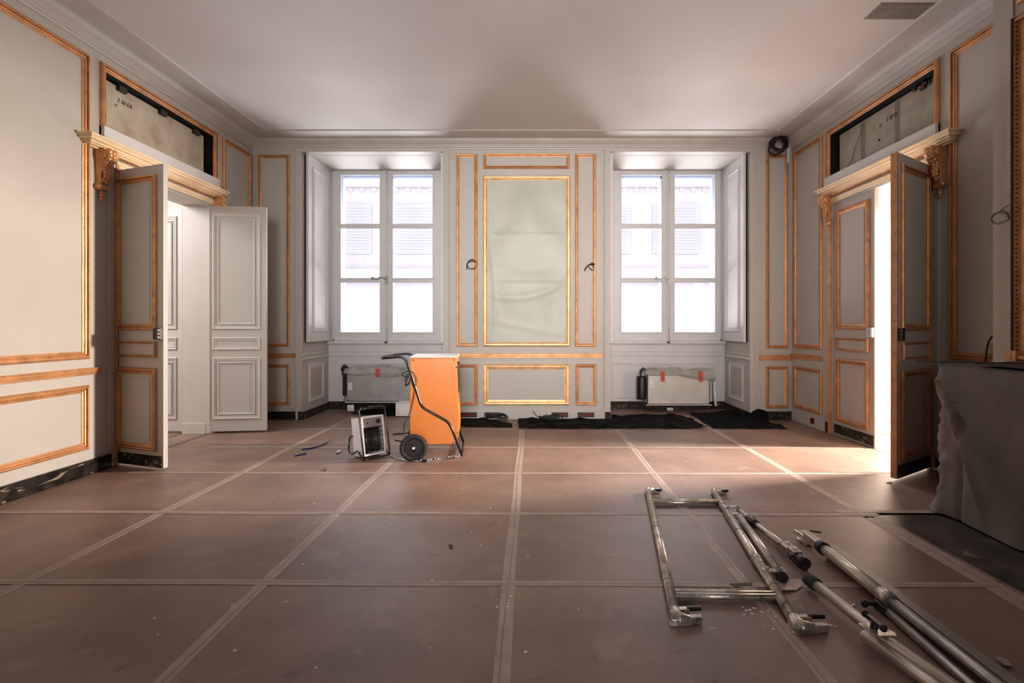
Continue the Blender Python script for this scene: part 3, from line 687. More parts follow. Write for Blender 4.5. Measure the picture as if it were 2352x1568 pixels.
# ---------------------------------------------------------------- orange dehumidifier
DX, DY = -1.14, 4.83
dh = empty('dehumidifier', (DX, DY, 0), math.radians(6)); tag(dh, 'orange wheeled dehumidifier cart with bent black tube handle and big black wheels', 'dehumidifier')
mb = MB(); prof = [(0.0, .133), (.40, .133), (.452, .20), (.458, .26), (.437, .93), (.437, .951), (.008, .951), (0, .93)]
mb.prism(prof, 'y', 0, .5); mb.build('body', ORANGE, dh, bevel=.006)
MB().box(.0, .445, -.004, .504, .951, .966).build('top_cover', WMET, dh, bevel=.004)
mb = MB()
for x, z in ((.03, .93), (.41, .93), (.435, .86), (.445, .24), (.40, .15)):
    mb.lathe([(.0001, .006), (.006, .005), (.007, 0)], 8, Matrix.Translation((x, 0, z)) @ Matrix.Rotation(PI/2, 4, 'X'))
mb.build('screw', BLACK, dh)['kind'] = 'stuff'
mb = MB().box(.439, .447, .05, .45, .30, .88)
for k in range(14): mb.box(.447, .451, .07, .43, .33+k*.038, .345+k*.038)
mb.build('side_grille', BLACK, dh)
MB().ball((.452, .06, .90), .014).build('control_knob', BLACK, dh)
hp = [(-1.395, .953), (-1.215, .967), (-1.168, .935), (-1.063, .60), (-1.029, .493), (-.789, .355), (-.749, .29), (-.655, .034)]
loc_ = lambda X, Z, y: Vector((X-DX, y, Z))
f_ = [loc_(x, z, -.035) for x, z in hp]; b_ = [loc_(x, z, .535) for x, z in hp]
mb = MB().tube(rounded(list(reversed(f_))+b_, .05, 6), .0125, 12).tube(rounded([f_[-1], f_[-1]+Vector((.0, .57, 0))], .03), .0115, 10)
mb.build('handle_frame', BTUBE, dh)
mb = MB().tube([f_[0]+Vector((0, .07, 0)), f_[0]+Vector((0, .50, 0))], .016, 12); mb.build('grip', RUBBER, dh)
for y in (-.08, .53):
    wh = empty('wheel', (.043, y, .125), 0, dh)
    M = Matrix.Translation((0, 0, 0)) @ Matrix.Rotation(PI/2, 4, 'X')
    MB().lathe([(.088, -.022), (.118, -.022), (.124, -.012), (.1255, 0), (.124, .012), (.118, .022), (.088, .022), (.088, -.022)], 36, M).build('tyre', RUBBER, wh)
    mb = MB().lathe([(.0001, .008), (.09, .008), (.09, -.008), (.0001, -.008)], 30, M, False)
    mb.lathe([(.078, .008), (.082, .017), (.09, .017), (.092, .008)], 30, M).lathe([(.0001, .022), (.026, .022), (.03, .008)], 20, M)
    for k in range(48):
        a = k*PI/24; mb.box(.120, .1265, -.004, .004, -.018, .018, M @ Matrix.Rotation(a, 4, 'Z'))
    for k in range(5):
        a = k*2*PI/5; R = M @ Matrix.Rotation(a, 4, 'Z'); mb.prism([(.02, -.012), (.082, -.026), (.082, -.012), (.02, .014)], 'z', .008, .016, R)
    mb.build('rim', BLACK, wh)
    MB().lathe([(.0001, .028), (.009, .027), (.013, .022)], 16, M).build('hub_cap', WMET, wh)
MB().tube([(.043, -.07, .125), (.043, .54, .125)], .01, 8).build('axle', STEEL, dh)
mb = MB().tube(rounded([(-.02, .25, .20), (-.1, .26, .19), (-.20, .28, .18)], .03), .008, 8).tube(rounded([(-.02, .25, .10), (-.1, .26, .11), (-.18, .28, .12)], .03), .008, 8)
mb.build('rear_stay', BTUBE, dh)
def at(px, py, Y): v = bk(px, py, Y); return dh.matrix_basis.inverted() @ v
import mathutils
dm = Matrix.Translation((DX, DY, 0)) @ Matrix.Rotation(math.radians(6), 4, 'Z'); di = dm.inverted()
def dl(px, py, Y): return di @ bk(px, py, Y)
def smooth(pts, n=6):
    pts = [Vector(p) for p in pts]; P = [pts[0]]+pts+[pts[-1]]; out = []
    for i in range(1, len(P)-2):
        a, b, c, d = P[i-1:i+3]
        for k in range(n):
            t = k/n; out.append(.5*((2*b)+(-a+c)*t+(2*a-5*b+4*c-d)*t*t+(-a+3*b-3*c+d)*t**3))
    out.append(pts[-1]); return out
Yc = 4.76
cord = [(953, 888), (955, 870), (948, 856), (938, 852), (924, 858), (930, 866), (942, 862), (940, 876), (931, 886), (936, 868), (941, 862), (946, 880), (951, 898), (946, 925), (940, 950), (929, 972), (928, 990), (934, 1006)]
mb = MB().tube(smooth([dl(x, y, Yc+.015*math.sin(i*2)) for i, (x, y) in enumerate(cord)]), .0045, 6)
mb.tube(smooth([dl(x, y, Yc-.01) for x, y in ((935, 860), (931, 872), (935, 885), (941, 875), (938, 858), (932, 866))]), .0045, 6)
mb.build('power_cord', BLACK, dh)

# ---------------------------------------------------------------- small fan heater
hh = empty('fan_heater', (-1.475, 4.86, 0), math.radians(47)); tag(hh, 'small white electric fan heater in a black tube stand beside the orange dehumidifier', 'heater')
Mt = Matrix.Translation((0, 0, .035)) @ Matrix.Rotation(math.radians(-9), 4, 'X')
mb = MB(); W2 = .118; D2 = .19; H2 = .365
mb.box(-W2, W2, .0, D2, 0, .012, Mt).box(-W2, W2, 0, D2, H2-.012, H2, Mt).box(-W2, -W2+.01, 0, D2, 0, H2, Mt).box(W2-.01, W2, 0, D2, 0, H2, Mt).box(-W2, W2, D2-.01, D2, 0, H2, Mt)
mb.box(-W2, -W2+.018, -.004, .01, 0, H2, Mt).box(W2-.018, W2, -.004, .01, 0, H2, Mt).box(-W2, W2, -.004, .01, H2-.015, H2, Mt).box(-W2, W2, -.004, .01, 0, .02, Mt)
mb.build('housing', WMET, hh, bevel=.003)
cp = MB().box(-W2+.018, W2-.018, .002, .012, H2-.10, H2-.015, Mt).build('control_panel', RADM, hh)
mb = MB().lathe([(.0001, .022), (.017, .02), (.02, 0)], 16, Mt @ Matrix.Translation((.055, .002, H2-.055)) @ Matrix.Rotation(PI/2, 4, 'X')); mb.box(.053, .057, -.024, -.018, H2-.072, H2-.038, Mt); mb.build('control_knob', BLACK, cp)
MB().lathe([(.0001, .010), (.006, .009), (.008, 0)], 10, Mt @ Matrix.Translation((-.055, .002, H2-.06)) @ Matrix.Rotation(PI/2, 4, 'X')).build('pilot_light', BLACK, cp)
MB().box(-.09, .1, .07, .075, .03, H2-.11, Mt).build('grille_backing', VOID, hh)
mb = MB()
for k in range(11): x = -.09+k*.018; mb.tube([Mt @ Vector((x, .0, .02)), Mt @ Vector((x, .0, H2-.1))], .0022, 5)
for k in range(6): z = .045+k*.042; mb.tube([Mt @ Vector((-.1, .003, z)), Mt @ Vector((.1, .003, z))], .0022, 5)
mb.build('front_grille', BLACK, hh)['kind'] = 'stuff'
mb = MB()
for k in range(4):
    r = .02+k*.02; mb.tube([Mt @ Vector((r*math.cos(a*PI/12), .045, .145+r*math.sin(a*PI/12))) for a in range(24)], .0018, 5, closed=True)
for k in range(9): x = -.08+k*.02; mb.tube([Mt @ Vector((x, .03, .04)), Mt @ Vector((x+.002, .03, H2-.13))], .0022, 5)
mb.build('heating_coil', STEEL, hh)['kind'] = 'stuff'
mb = MB()
for sx in (-1, 1):
    x = sx*.136
    mb.tube(rounded([(x, .235, .19), (x, .255, .05), (x, .19, .028), (x, .08, .085), (x, -.02, .014), (x, -.035, .03), (x, .035, .34), (x, .06, .455)], .03, 4)+([(x*.9, .064, .468), (x*.75, .065, .474)]), .0085, 8)
mb.tube([(-.102, .065, .474), (.102, .065, .474)], .0085, 8); mb.tube(rounded([(-.136, .235, .19), (-.12, .2, .2)], .02), .0085, 8); mb.tube(rounded([(.136, .235, .19), (.12, .2, .2)], .02), .0085, 8)
mb.tube([(-.136, -.02, .014), (.136, -.02, .014)], .007, 8)
mb.build('tube_stand', BTUBE, hh)
MB().tube([(-.05, .065, .474), (.05, .065, .474)], .012, 10).build('grip', RUBBER, hh)

# chain
ch = empty('steel_chain', tuple(fl(970, 1056))); tag(ch, 'bright steel link chain lying between the heater stand and the orange machine', 'chain')
pts = smooth([fl(899, 1047), fl(908, 1054), fl(925, 1057), fl(945, 1060), fl(965, 1059.5), fl(985, 1058), fl(1005, 1056), fl(1025, 1053), fl(1045, 1050), fl(1060, 1045)], 30)
org = Vector(ch.location); acc = 0; lnk = None; k = 0; step = .033
for i in range(1, len(pts)):
    acc += (pts[i]-pts[i-1]).length
    if acc >= step:
        acc -= step; d = pts[i]-pts[i-1]; ang = math.atan2(d.y, d.x)
        if lnk is None:
            a, b = .0215, .0105; ring = [(a*math.cos(t)*1.0, b*math.sin(t), 0) for t in [2*PI*q/14 for q in range(14)]]
            lnk = MB().tube(ring, .0042, 6, closed=True).build('chain_link', CHAINM, ch); o = lnk
        else: o = copyobj(lnk, parent=ch)
        o.location = pts[i]-org+Vector((0, 0, .0115)); o.rotation_euler = (PI/2.6 if k % 2 else .25, 0, ang+.12*math.sin(k*3)); k += 1
lk = empty('padlock', tuple(fl(975, 1061))); tag(lk, 'black padlock joined to the chain by the wheel', 'padlock')
MB().box(-.025, .02, -.012, .008, 0, .026).build('body', BLACK, lk, bevel=.004); MB().tube(smooth([(.02, 0, .005), (.04, .004, .008), (.045, .0, .018), (.02, 0, .02)], 4), .004, 6).build('shackle', CHAINM, lk)

# ---------------------------------------------------------------- convectors
def convector(x0, x1, z0, z1, label, mir, metal):
    y0, y1 = 7.46, 7.66
    r = empty('convector', ((x0+x1)/2, y1, 0)); T = Vector(((x0+x1)/2, y1, 0)); tag(r, label, 'radiator', 'stripped convectors under the windows')
    def bl(mb, name, m, **k): mb.v = [v-T for v in mb.v]; return mb.build(name, m, r, **k)
    bl(MB().box(x0, x1, y0, y0+.012, z0, z1).box(x0, x1, y0, y1+.115, z0, z0+.012).box(x0, x0+.01, y0, y1, z0, z1).box(x1-.01, x1, y0, y1, z0, z1).box(x0, x1, y0+.012, y1, z1-.02, z1-.01), 'metal_case', metal, bevel=.002)
    bl(MB().box(x0-.02, x1+.03, y0-.012, y0, z0-.012, z0), 'bottom_lip', PAPER)
    # dusty plastic bag over the top
    n, m = 40, 14; vs = []
    for i in range(n+1):
        u = i/n; x = x0-.03+(x1-x0+.11)*u
        drop = (.03+.05*math.sin(u*PI)+.015*math.sin(u*13)) if mir else (.02+.10*u*u+.012*math.sin(u*11))
        hgt = .025+.05*math.sin(min(1, u*1.4+.15)*PI*.8)+.008*math.sin(u*17)
        for j in range(m+1):
            t = j/m; 
            if t < .4: yv, z = y0-.014-.01*math.sin(t*8), z1-drop+(drop+.0)*t/.4
            else: q = (t-.4)/.6; yv, z = y0-.012+(y1-y0)*q, z1+hgt*math.sin(min(1, q*1.6)*PI/2)
            z += .012*noise.noise(Vector((x*7, t*5, x0))); vs.append((x, yv+.008*noise.noise(Vector((x*9, t*4, 2))), z))
    bag = MB().add(vs, [(i*(m+1)+j, (i+1)*(m+1)+j, (i+1)*(m+1)+j+1, i*(m+1)+j+1) for i in range(n) for j in range(m)], True)
    bl(bag, 'plastic_cover', DUSTP)
    for u in ((.42, .88) if mir else (.24, .85)):
        x = x0+(x1-x0)*u; bl(MB().box(x-.026, x+.026, y0-.034, y0-.030, z1-.115+(.03 if mir else 0), z1+.015).box(x-.024, x+.03, y0-.034, y0+.03, z1+.015, z1+.03), 'red_tape', REDT)
    bl(MB().box(x0+.02, x0+.085, y0-.006, y0-.001, z1-.28 if mir else z1-.20, z1-.17 if mir else z1-.09), 'sticker', LABELM)
    bl(MB().lathe([(.0001, 0), (.066, 0), (.068, .02), (.068, .31), (.06, .335), (.0001, .335)], 18, Matrix.Translation((x0-.07, y0+.08, z0+.07))) if not mir else MB().box(x0-.07, x0-.005, y0+.03, y0+.13, z0+.08, z0+.40), 'motor_housing', BLACK, bevel=0)
    mb = MB()
    for k in range(3): mb.tube(smooth([(x0-.05-.02*k, y0+.07, z0+.38), (x0-.10+.015*k, y0+.06, z0+.46), (x0-.05, y0+.05+.02*k, z0+.53-.02*k), (x0+.0, y0+.07, z0+.47), (x0+.0, y0+.07, z0+.40)]), .009 if mir else .006, 6)
    bl(mb, 'cable_loop', BLACK)
    bl(MB().tube(smooth([(x0-.04, y0+.06, z0+.08), (x0-.05, y0+.04, z0-.0), (x0+.02, y0+.0, z0-.08), (x0+.04, y0-.02, z0-.088)]), .008, 6), 'supply_cable', BLACK)
    if not mir:
        bl(MB().tube([(x1, y0+.06, z1-.05), (x1+.09, y0+.05, z1-.06)], .016, 8).tube([(x1+.05, y0+.06, z1-.09), (x1+.05, y0+.05, z1-.02)], .018, 8).box(x1+.07, x1+.10, y0+.02, y0+.09, z1-.09, z1-.05), 'valve', BRASS)
        bl(MB().tube([(x1+.085, y0+.05, z1-.13), (x1+.09, y0+.0, z1-.47)], .020, 10), 'drain_pipe', WMET)
        bl(MB().tube(smooth([(x1+.03, y0+.06, z1-.05), (x1+.05, y0+.06, z1-.25), (x1+.03, y0+.04, z1-.42)]), .007, 6), 'hose', PAPER)
    return r
RADL = mat('bright_sheet_metal', rgb(196, 192, 186), .5, .35, var=.08, scale=5)
convector(-2.68, -1.60, .155, .60, 'stripped sheet-metal convector under the left window, partly behind the orange machine', True, RADM)
convector(1.69, 2.59, .115, .565, 'stripped sheet-metal convector under the right window with red tape on plastic', False, RADL)
def socket(px, py, Y, rz, label, wall=True):
    p = bk(px, py, Y); r = empty('socket_box', (p.x, p.y, p.z-.04), 0); r.rotation_euler = (0, rz, 0); tag(r, label, 'socket', 'loose white sockets')
    MB().box(-.045, .045, -.015, .02, 0, .085).build('plate', PAPER, r, bevel=.006)
    MB().lathe([(.0001, .001), (.03, .0), (.031, -.003)], 16, Matrix.Translation((0, -.016, .043)) @ Matrix.Rotation(PI/2, 4, 'X')).build('recess', LABELM, r)
    return r
socket(806, 937, 7.30, -.06, 'loose white socket box hanging by the left convector'); socket(1539, 943, 7.66, 0, 'white socket box on dark baseboard under the right convector')

# white open box and dark sack under the left convector
wbx = fl(925, 957); r = empty('cardboard_box', tuple(wbx)); tag(r, 'white cardboard box on the floor behind the orange machine', 'box')
mb = MB(); mb.box(-.11, .14, -.0, .012, 0, .19).box(-.11, -.098, 0, .2, 0, .19).box(.128, .14, 0, .2, 0, .19).box(-.11, .14, .19, .2, 0, .19).box(-.11, .14, 0, .2, 0, .01); mb.build('box_body', PAPER, r)
MB().add([(-.115, -.004, .19), (.145, -.004, .19), (.145, -.02, .205), (-.115, -.02, .205), (-.115, .0, .19), (.145, .0, .19), (.145, -.016, .207), (-.115, -.016, .207)], [(0,1,2,3), (4,5,6,7), (2,3,7,6), (0,1,5,4), (0,3,7,4), (1,2,6,5)]).build('flap', PAPER, r)
p = bk(845, 950, 7.2)
def lump(name, outline, z_f, m, label, cat, group=None, thick=.01, n=26):
    """floor sheet from an outline of floor points, with a height function"""
    import bmesh
    xs = [q[0] for q in outline]; ys = [q[1] for q in outline]; x0, x1, y0, y1 = min(xs), max(xs), min(ys), max(ys)
    def inside(x, y):
        c = False; k = len(outline)-1
        for i in range(len(outline)):
            xi, yi = outline[i][:2]; xj, yj = outline[k][:2]
            if (yi > y) != (yj > y) and x < (xj-xi)*(y-yi)/(yj-yi)+xi: c = not c
            k = i
        return c
    st = .02; nx = int((x1-x0)/st)+1; ny = int((y1-y0)/st)+1; idx = {}; vs = []; fs = []
    def vid(i, j):
        if (i, j) not in idx:
            x, y = x0+i*st, y0+j*st; idx[(i, j)] = len(vs); vs.append((x, y, z_f(x, y)))
        return idx[(i, j)]
    for i in range(nx):
        for j in range(ny):
            if inside(x0+(i+.5)*st, y0+(j+.5)*st): fs.append((vid(i, j), vid(i+1, j), vid(i+1, j+1), vid(i, j+1)))
    # snap the boundary
    o = MB().add(vs, fs, True).build(name, m); s = o.modifiers.new('s', 'SOLIDIFY'); s.thickness = .003; s.offset = 1
    sm = o.modifiers.new('sm', 'SMOOTH'); sm.iterations = 3; sm.factor = .5
    tag(o, label, cat, group); return o
def nz_(s, a, off=.006): return lambda x, y: off+a*(noise.noise(Vector((x*s, y*s, s)))+.6)**2
lump('black_sheet', [tuple(fl(*q)) for q in ((1057, 958), (1110, 962), (1176, 974), (1176, 982), (1057, 981))], nz_(7, .02), SHEETB, 'short black polythene sheet on the floor right of the orange machine', 'sheet')
lump('black_sheet', [tuple(fl(*q)) for q in ((1190, 962), (1300, 962), (1400, 958), (1560, 955), (1588, 962), (1625, 986), (1190, 986))], nz_(6, .03), SHEETB, 'long black polythene sheet on the floor below the pier and right window', 'sheet')
def hump(x, y):
    c = fl(1755, 965); c2 = fl(1640, 957)
    return .006+.13*math.exp(-((x-c.x+.04)/.14)**2-((y-c.y)/.2)**2)+.03*(noise.noise(Vector((x*6, y*6, 2)))+.5)**2
lump('black_sheet', [tuple(fl(*q)) for q in ((1578, 950), (1680, 946), (1758, 952), (1766, 974), (1790, 978), (1811, 986), (1640, 986), (1600, 962))], hump, SHEETB, 'humped black polythene sheet on the floor in front of the right window corner', 'sheet')
def hump2(x, y): return .006+.03*(noise.noise(Vector((x*8, y*5, 2)))+.5)**2
lump('black_sheet', [(-2.55, 7.30), (-2.45, 7.68), (-1.75, 7.70), (-1.70, 7.15), (-2.1, 7.12)], lambda x, y: .01+.10*math.exp(-((x+1.95)/.25)**2-((y-7.45)/.15)**2)+.02*noise.noise(Vector((x*9, y*9, 0))), SHEETB, 'crumpled black polythene sheet under the left convector', 'sheet')
# back boxes in the pier baseboard
for k, (x, lab) in enumerate(((1076, 'first red socket back box from the left in the pier base'), (1131, 'second red socket back box from the left, beside a cable tangle'), (1286, 'third red socket back box from the left, above a cable tangle'), (1346, 'fourth red socket back box, at the right end of the pier base'))):
    p = bk(x, 952.5, YB-.02); r = empty('socket_back_box', tuple(p)); tag(r, lab, 'socket box', 'red back boxes along the pier base')
    MB().box(-.11, .11, -.0, .03, -.032, .032).build('surround', BLACK, r, bevel=.003)
    MB().box(-.055 if k in (1, 2) else -.085, .085 if k != 1 else .02, -.004, 0, -.022, .022).build('red_insert', REDB, r)
    MB().ball((.096, -.002, 0), .005).ball((-.096, -.002, 0), .005).build('screw', STEEL, r)['kind'] = 'stuff'
def tangle(px, py, w, h, label, m, seed, lead):
    random.seed(seed); c = fl(px, py); mb = MB()
    for k in range(9):
        pts = []; a0 = random.random()*6; rx = w*(.5+.5*random.random()); ry = h*(.5+.6*random.random()); ox, oy = (random.random()-.5)*w*.5, (random.random()-.5)*h*.5
        for i in range(9): a = a0+i*.65; pts.append((c.x+ox+rx*math.cos(a), c.y+oy+ry*math.sin(a), .03+.03*random.random()+.02*math.sin(a*2)+.003*k))
        mb.tube(smooth(pts, 4), .005, 5)
    mb.tube(smooth([c+Vector(q) for q in lead], 5), .005, 5)
    tag(mb.build('cable_tangle', m), label, 'cable', 'cable tangles at the pier base')
tangle(1143, 966, .13, .08, 'tangled dark cables on the floor under the second red socket box', BLACK, 2, [(.0, 0, .04), (-.12, .05, .09), (-.14, .15, .13)])
tangle(1262, 968, .16, .08, 'tangled dark green cables on the black sheet below the pier', GREENC, 5, [(-.05, 0, .05), (-.15, .02, .06), (-.22, .06, .13)])

# wires left on the walls
def wire(name, pts, r, m, label, cat='wire', group='bare wire loops on the walls'):
    return tag(MB().tube(smooth(pts, 6), r, 6).build(name, m), label, cat, group)
Yw = YB-.03
wire('wire_loop', [bk(x, y, Yw-d) for x, y, d in ((1073, 619, .02), (1072, 608, .03), (1078, 598, .03), (1088, 596, .02), (1095, 603, .0), (1094, 612, .01), (1086, 617, .03), (1077, 615, .03), (1073, 607, .03), (1080, 600, .02), (1096, 601, -.02))], .005, INK, 'round wire loop hanging on the narrow panel left of the sheeted frame')
mb = MB().tube(smooth([bk(x, y, Yw-d) for x, y, d in ((1343, 621, .05), (1347, 613, .04), (1355, 607, .02), (1366, 608, -.02))], 5), .009, 6)
mb.tube(smooth([bk(x, y, Yw-d) for x, y, d in ((1352, 612, .05), (1360, 620, .03), (1364, 615, .0), (1358, 604, .03), (1366, 606, -.02))], 5), .005, 6)
tag(mb.build('wire_loop', INK), 'short knotted wire stub on the narrow panel right of the sheeted frame', 'wire')
def rw(px, X, py): Y = F*X/(px-CX); return Vector((X, Y, H-(py-HY)*Y/F))
mb = MB()
for k in range(2):
    mb.tube(smooth([rw(x, 3.17-.02*k, y+3*k) for x, y in ((2317, 492), (2300, 486), (2285, 490), (2277, 503), (2288, 512), (2305, 508), (2318, 500), (2313, 488), (2300, 482))], 6), .0022, 6)
mb.tube(smooth([rw(x, 3.15, y) for x, y in ((2282, 492), (2298, 484), (2308, 476), (2320, 470))], 6), .0025, 6); mb.tube([rw(2310, 3.16, 498), rw(2330, 3.2, 497)], .003, 6)
tag(mb.build('wire_loop', BLACK), 'black wire loop hanging on the chimney breast beside the gilded mirror', 'wire')
wire('wire_end', [rw(x, 3.46, y) for x, y in ((2264, 830), (2266, 805), (2271, 785), (2279, 772))], .007, BLACK, 'thin dark cable end rising behind the covered fireplace', group=None)
# cable coil in the top right corner
mb = MB(); random.seed(11); c = bk(1789, 332, 6.72)
for k in range(5):
    R = Matrix.Rotation(random.random()*3, 3, 'Y') @ Matrix.Rotation(.5-random.random(), 3, 'X'); r = .07+.03*random.random(); ox = Vector(((random.random()-.5)*.06, 0, (random.random()-.5)*.08))
    mb.tube([c+ox+R @ Vector((r*math.cos(a*PI/9), .03*math.sin(a*PI/4.5), r*1.2*math.sin(a*PI/9))) for a in range(18)], .013, 7, closed=True)
mb.tube(smooth([c+Vector((-.02, 0, .08)), c+Vector((-.03, .02, .15)), c+Vector((-.02, .05, .19))]), .010, 6)
tag(mb.build('cable_coil', BLACK), 'black cable coil hanging from the cornice in the far right corner', 'cable')
p0 = bk(1816, 330, 6.80); p1 = bk(1816, 372, 6.80)
tag(MB().tube([(p0.x-.02, 6.83, p0.z), (p1.x-.02, 6.83, p1.z)], .015, 8).build('conduit_pipe', PAPER), 'short white conduit pipe in the far right corner below the cornice', 'pipe')

# ---------------------------------------------------------------- scaffold parts on the floor
R_ = .0235
sf = empty('scaffold_ladder', tuple(fl(1650, 1250))); T = Vector(sf.location)
tag(sf, 'worn galvanised ladder-like scaffold frame lying on the floor with clamped side braces', 'scaffold frame')
def sb(mb, name, m, parent=sf, **k):
    T_ = Vector(parent.location) if parent.parent is None else Vector(parent.parent.location)
    mb.v = [v-T_ for v in mb.v]; return mb.build(name, m, parent, **k)
def hook(p, d, side, name='end_hook', parent=sf, L=.10):
    """forged end bracket: cup, flat arm with prong turned sideways"""
    d = d.normalized(); s = side.normalized(); z = Vector((0, 0, 1)); M = Matrix((( s.x, d.x, 0, p.x), (s.y, d.y, 0, p.y), (s.z, d.z, 1, p.z), (0, 0, 0, 1)))
    mb = MB().tube([(0, -.03, 0), (0, .0, 0), (.004, .018, 0), (.02, .03, 0), (L*.5, .03, -.004)], [.027, .028, .029, .026, .018], 12, M)
    mb.box(0, L*.55, -.034, -.010, -.004, .018, M).box(.0, L*.95, .014, .040, -.020, .010, M).box(-.027, .027, -.03, .044, -.024, -.016, M).prism([(-.027, -.02), (-.02, .046), (.0, .05), (L*.6, .046), (L*.8, .03), (L*.5, .012), (.03, .0), (.027, -.02)], 'z', -.02, .006, M)
    o = sb(mb, name, STEELD, parent, bevel=.003)
    mb = MB().box(L*.45, L*1.0, -.03, -.012, .006, .024, M); sb(mb, 'locking_prong', BLACK, parent, bevel=.003)
    return o
zt_ = .0245
l0, l1 = fl(1489, 1128, zt_), fl(1551, 1412, zt_); r0, r1 = fl(1641, 1130, zt_), fl(1828, 1430, zt_)
sb(MB().tube([l0, l1], R_, 14), 'stile', STEELD); sb(MB().tube([r0, r1], R_, 14), 'stile', STEELD)
a_, b_ = fl(1499, 1152, zt_), fl(1650, 1152, zt_); c_, e_ = fl(1547, 1364, zt_), fl(1788, 1368, zt_)
for p, q in ((a_, b_), (c_, e_)):
    d = (q-p).normalized(); s = Vector((-d.y, d.x, 0)); mb = MB()
    for o_ in (-.013, .013): mb.tube([p+s*o_, q+s*o_], .0155, 10)
    sb(mb, 'rung', STEELD)
dirL = (l1-l0).normalized(); dirR = (r1-r0).normalized()
hook(l0, -dirL, Vector((1, .05, 0))); hook(r0, -dirR, Vector((1, .05, 0))); hook(l1, dirL, Vector((1, .05, 0)), L=.115); hook(r1, dirR, Vector((1, .03, 0)), L=.13)
for p, q in ((l0, l1), (r0, r1)):
    mb = MB()
    for t in (.05, .44, .83): c = p.lerp(q, t); mb.tube([c-(q-p).normalized()*.002, c+(q-p).normalized()*.002], R_+.001, 14)
    sb(mb, 'weld_mark', WOODD)['kind'] = 'stuff'
# clamps and brace tubes
def clampp(px, py, px2, py2, name='clamp'):
    p, q = fl(px, py, .05), fl(px2, py2, .05); d = (q-p); L = d.length; ang = math.atan2(d.y, d.x); M = Matrix.Translation(p) @ Matrix.Rotation(ang, 4, 'Z')
    n = 14; pl = [(-.02, -.02), (L+.015, -.016), (L+.028, 0), (L+.015, .016), (-.02, .02), (-.03, 0)]
    mb = MB().prism(pl, 'z', -.004, .002, M).prism(pl, 'z', -.05, -.044, M)
    for x in (0, L): mb.lathe([(.0001, .014), (.008, .013), (.009, 0)], 8, M @ Matrix.Translation((x, 0, .002)))
    return sb(mb, name, STEEL, bevel=.001)
for t in (.17, .66):
    c = r0.lerp(r1, t); sb(MB().tube([c-dirR*.02, c+dirR*.02], R_+.004, 14), 'clamp_collar', STEEL)
clampp(1672, 1163, 1694, 1163); clampp(1762, 1308, 1795, 1310)
b0, b1 = fl(1698, 1186, .035), fl(1788, 1312, .035); sb(MB().tube([b0, b1], .020, 12), 'brace_tube', STEELD)
p, q = b1, b1+(b1-b0).normalized()*.07; sb(MB().tube([p, q], .0245, 14), 'end_cap', BLACK)
g0, g1 = fl(1697, 1172, .03), fl(1838, 1284, .035); sb(MB().tube([g0, g1], .0185, 12), 'brace_tube', STEELD)
dg_ = (g1-g0).normalized(); sb(MB().tube([g1-dg_*.015, g1+dg_*.055], .027, 14), 'end_cap', BLACK)
c = g0.lerp(g1, .28); sb(MB().tube([c-dg_*.07, c-dg_*.03, c+dg_*.03, c+dg_*.05], [.02, .029, .029, .022], 12), 'coupler', BLACK)
c = g0.lerp(g1, .86); Mx = Matrix.Translation(c+Vector((0, 0, .028))) @ Matrix.Rotation(math.atan2(dg_.y, dg_.x), 4, 'Z')
sb(MB().box(-.06, .085, -.024, .024, -.003, .003, Mx).box(-.06, .03, -.034, -.03, -.05, .003, Mx).lathe([(.0001, .012), (.008, .01), (.009, 0)], 8, Mx @ Matrix.Translation((.05, 0, .003))).lathe([(.0001, .012), (.008, .01), (.009, 0)], 8, Mx @ Matrix.Translation((-.02, .0, .003))), 'swivel_plate', STEELD, bevel=.002)
wg = fl(1832, 1292, .02); sb(MB().tube(smooth([wg+Vector((-.02, .05, .02)), wg, wg+Vector((.02, -.05, -.008))], 4), [.008]+[.012]*4+[.016]*3+[.01], 8), 'wing_handle', BLACK)

# long stabiliser with flat beam
st = empty('scaffold_stabiliser', tuple(fl(2100, 1420))); tag(st, 'long grey folded scaffold brace with square beam, rightmost on the floor', 'scaffold brace')
h0 = fl(1895, 1262, .055); h1 = fl(2295, 1575, .055); dd = (h1-h0).normalized(); end = h1+dd*.5; sd = Vector((-dd.y, dd.x, 0))
if sd.x < 0: sd = -sd
cl_ = fl(2022, 1372, .055); tcl = (cl_-h0).dot(dd)
sb(MB().tube([h0, h0+dd*tcl], .027, 16), 'main_tube', ALU, st)
sb(MB().tube([h0+dd*tcl, end], .0225, 16), 'inner_tube', STEEL, st)
sb(MB().tube([h0+dd*(tcl-.035), h0+dd*(tcl+.04)], .033, 18), 'clamp_collar', STEELD, st)
M = Matrix(((dd.x, sd.x, 0, h0.x), (dd.y, sd.y, 0, h0.y), (0, 0, 1, 0), (0, 0, 0, 1)))
lowd = h0+dd*tcl; lower = [lowd-sd*.025+dd*.04+Vector((0, 0, -.033)), end-sd*.08+Vector((0, 0, -.033))]
sb(MB().tube(lower, .019, 14), 'lower_tube', STEEL, st)
sb(MB().box(tcl-.02, tcl+.06, -.045, -.005, .0, .04, M), 'hinge_block', BLACK, st, bevel=.004)
sb(MB().tube(smooth([lowd-sd*.05+Vector((0, 0, -.03)), lowd-sd*.09+Vector((0, 0, -.025))], 3), .009, 8).ball(lowd-sd*.095+Vector((0, 0, -.027)), .016), 'wing_handle', BLACK, st)
Lb = (end-h0).length; sb(MB().box(-.03, Lb, .028, .074, .0, .070, M), 'square_beam', mat('dull_steel_beam', rgb(150, 142, 134), .5, .4, var=.12, scale=7), st, bevel=.002)
sb(MB().tube([h0-dd*.045, h0-dd*.0], .035, 18), 'black_ring', BLACK, st)
sb(MB().box(-.20, -.04, -.018, .024, .028, .075, M), 'square_neck', ALU, st, bevel=.003)
tip = fl(1858, 1218, .04); n0_ = h0-dd*.19
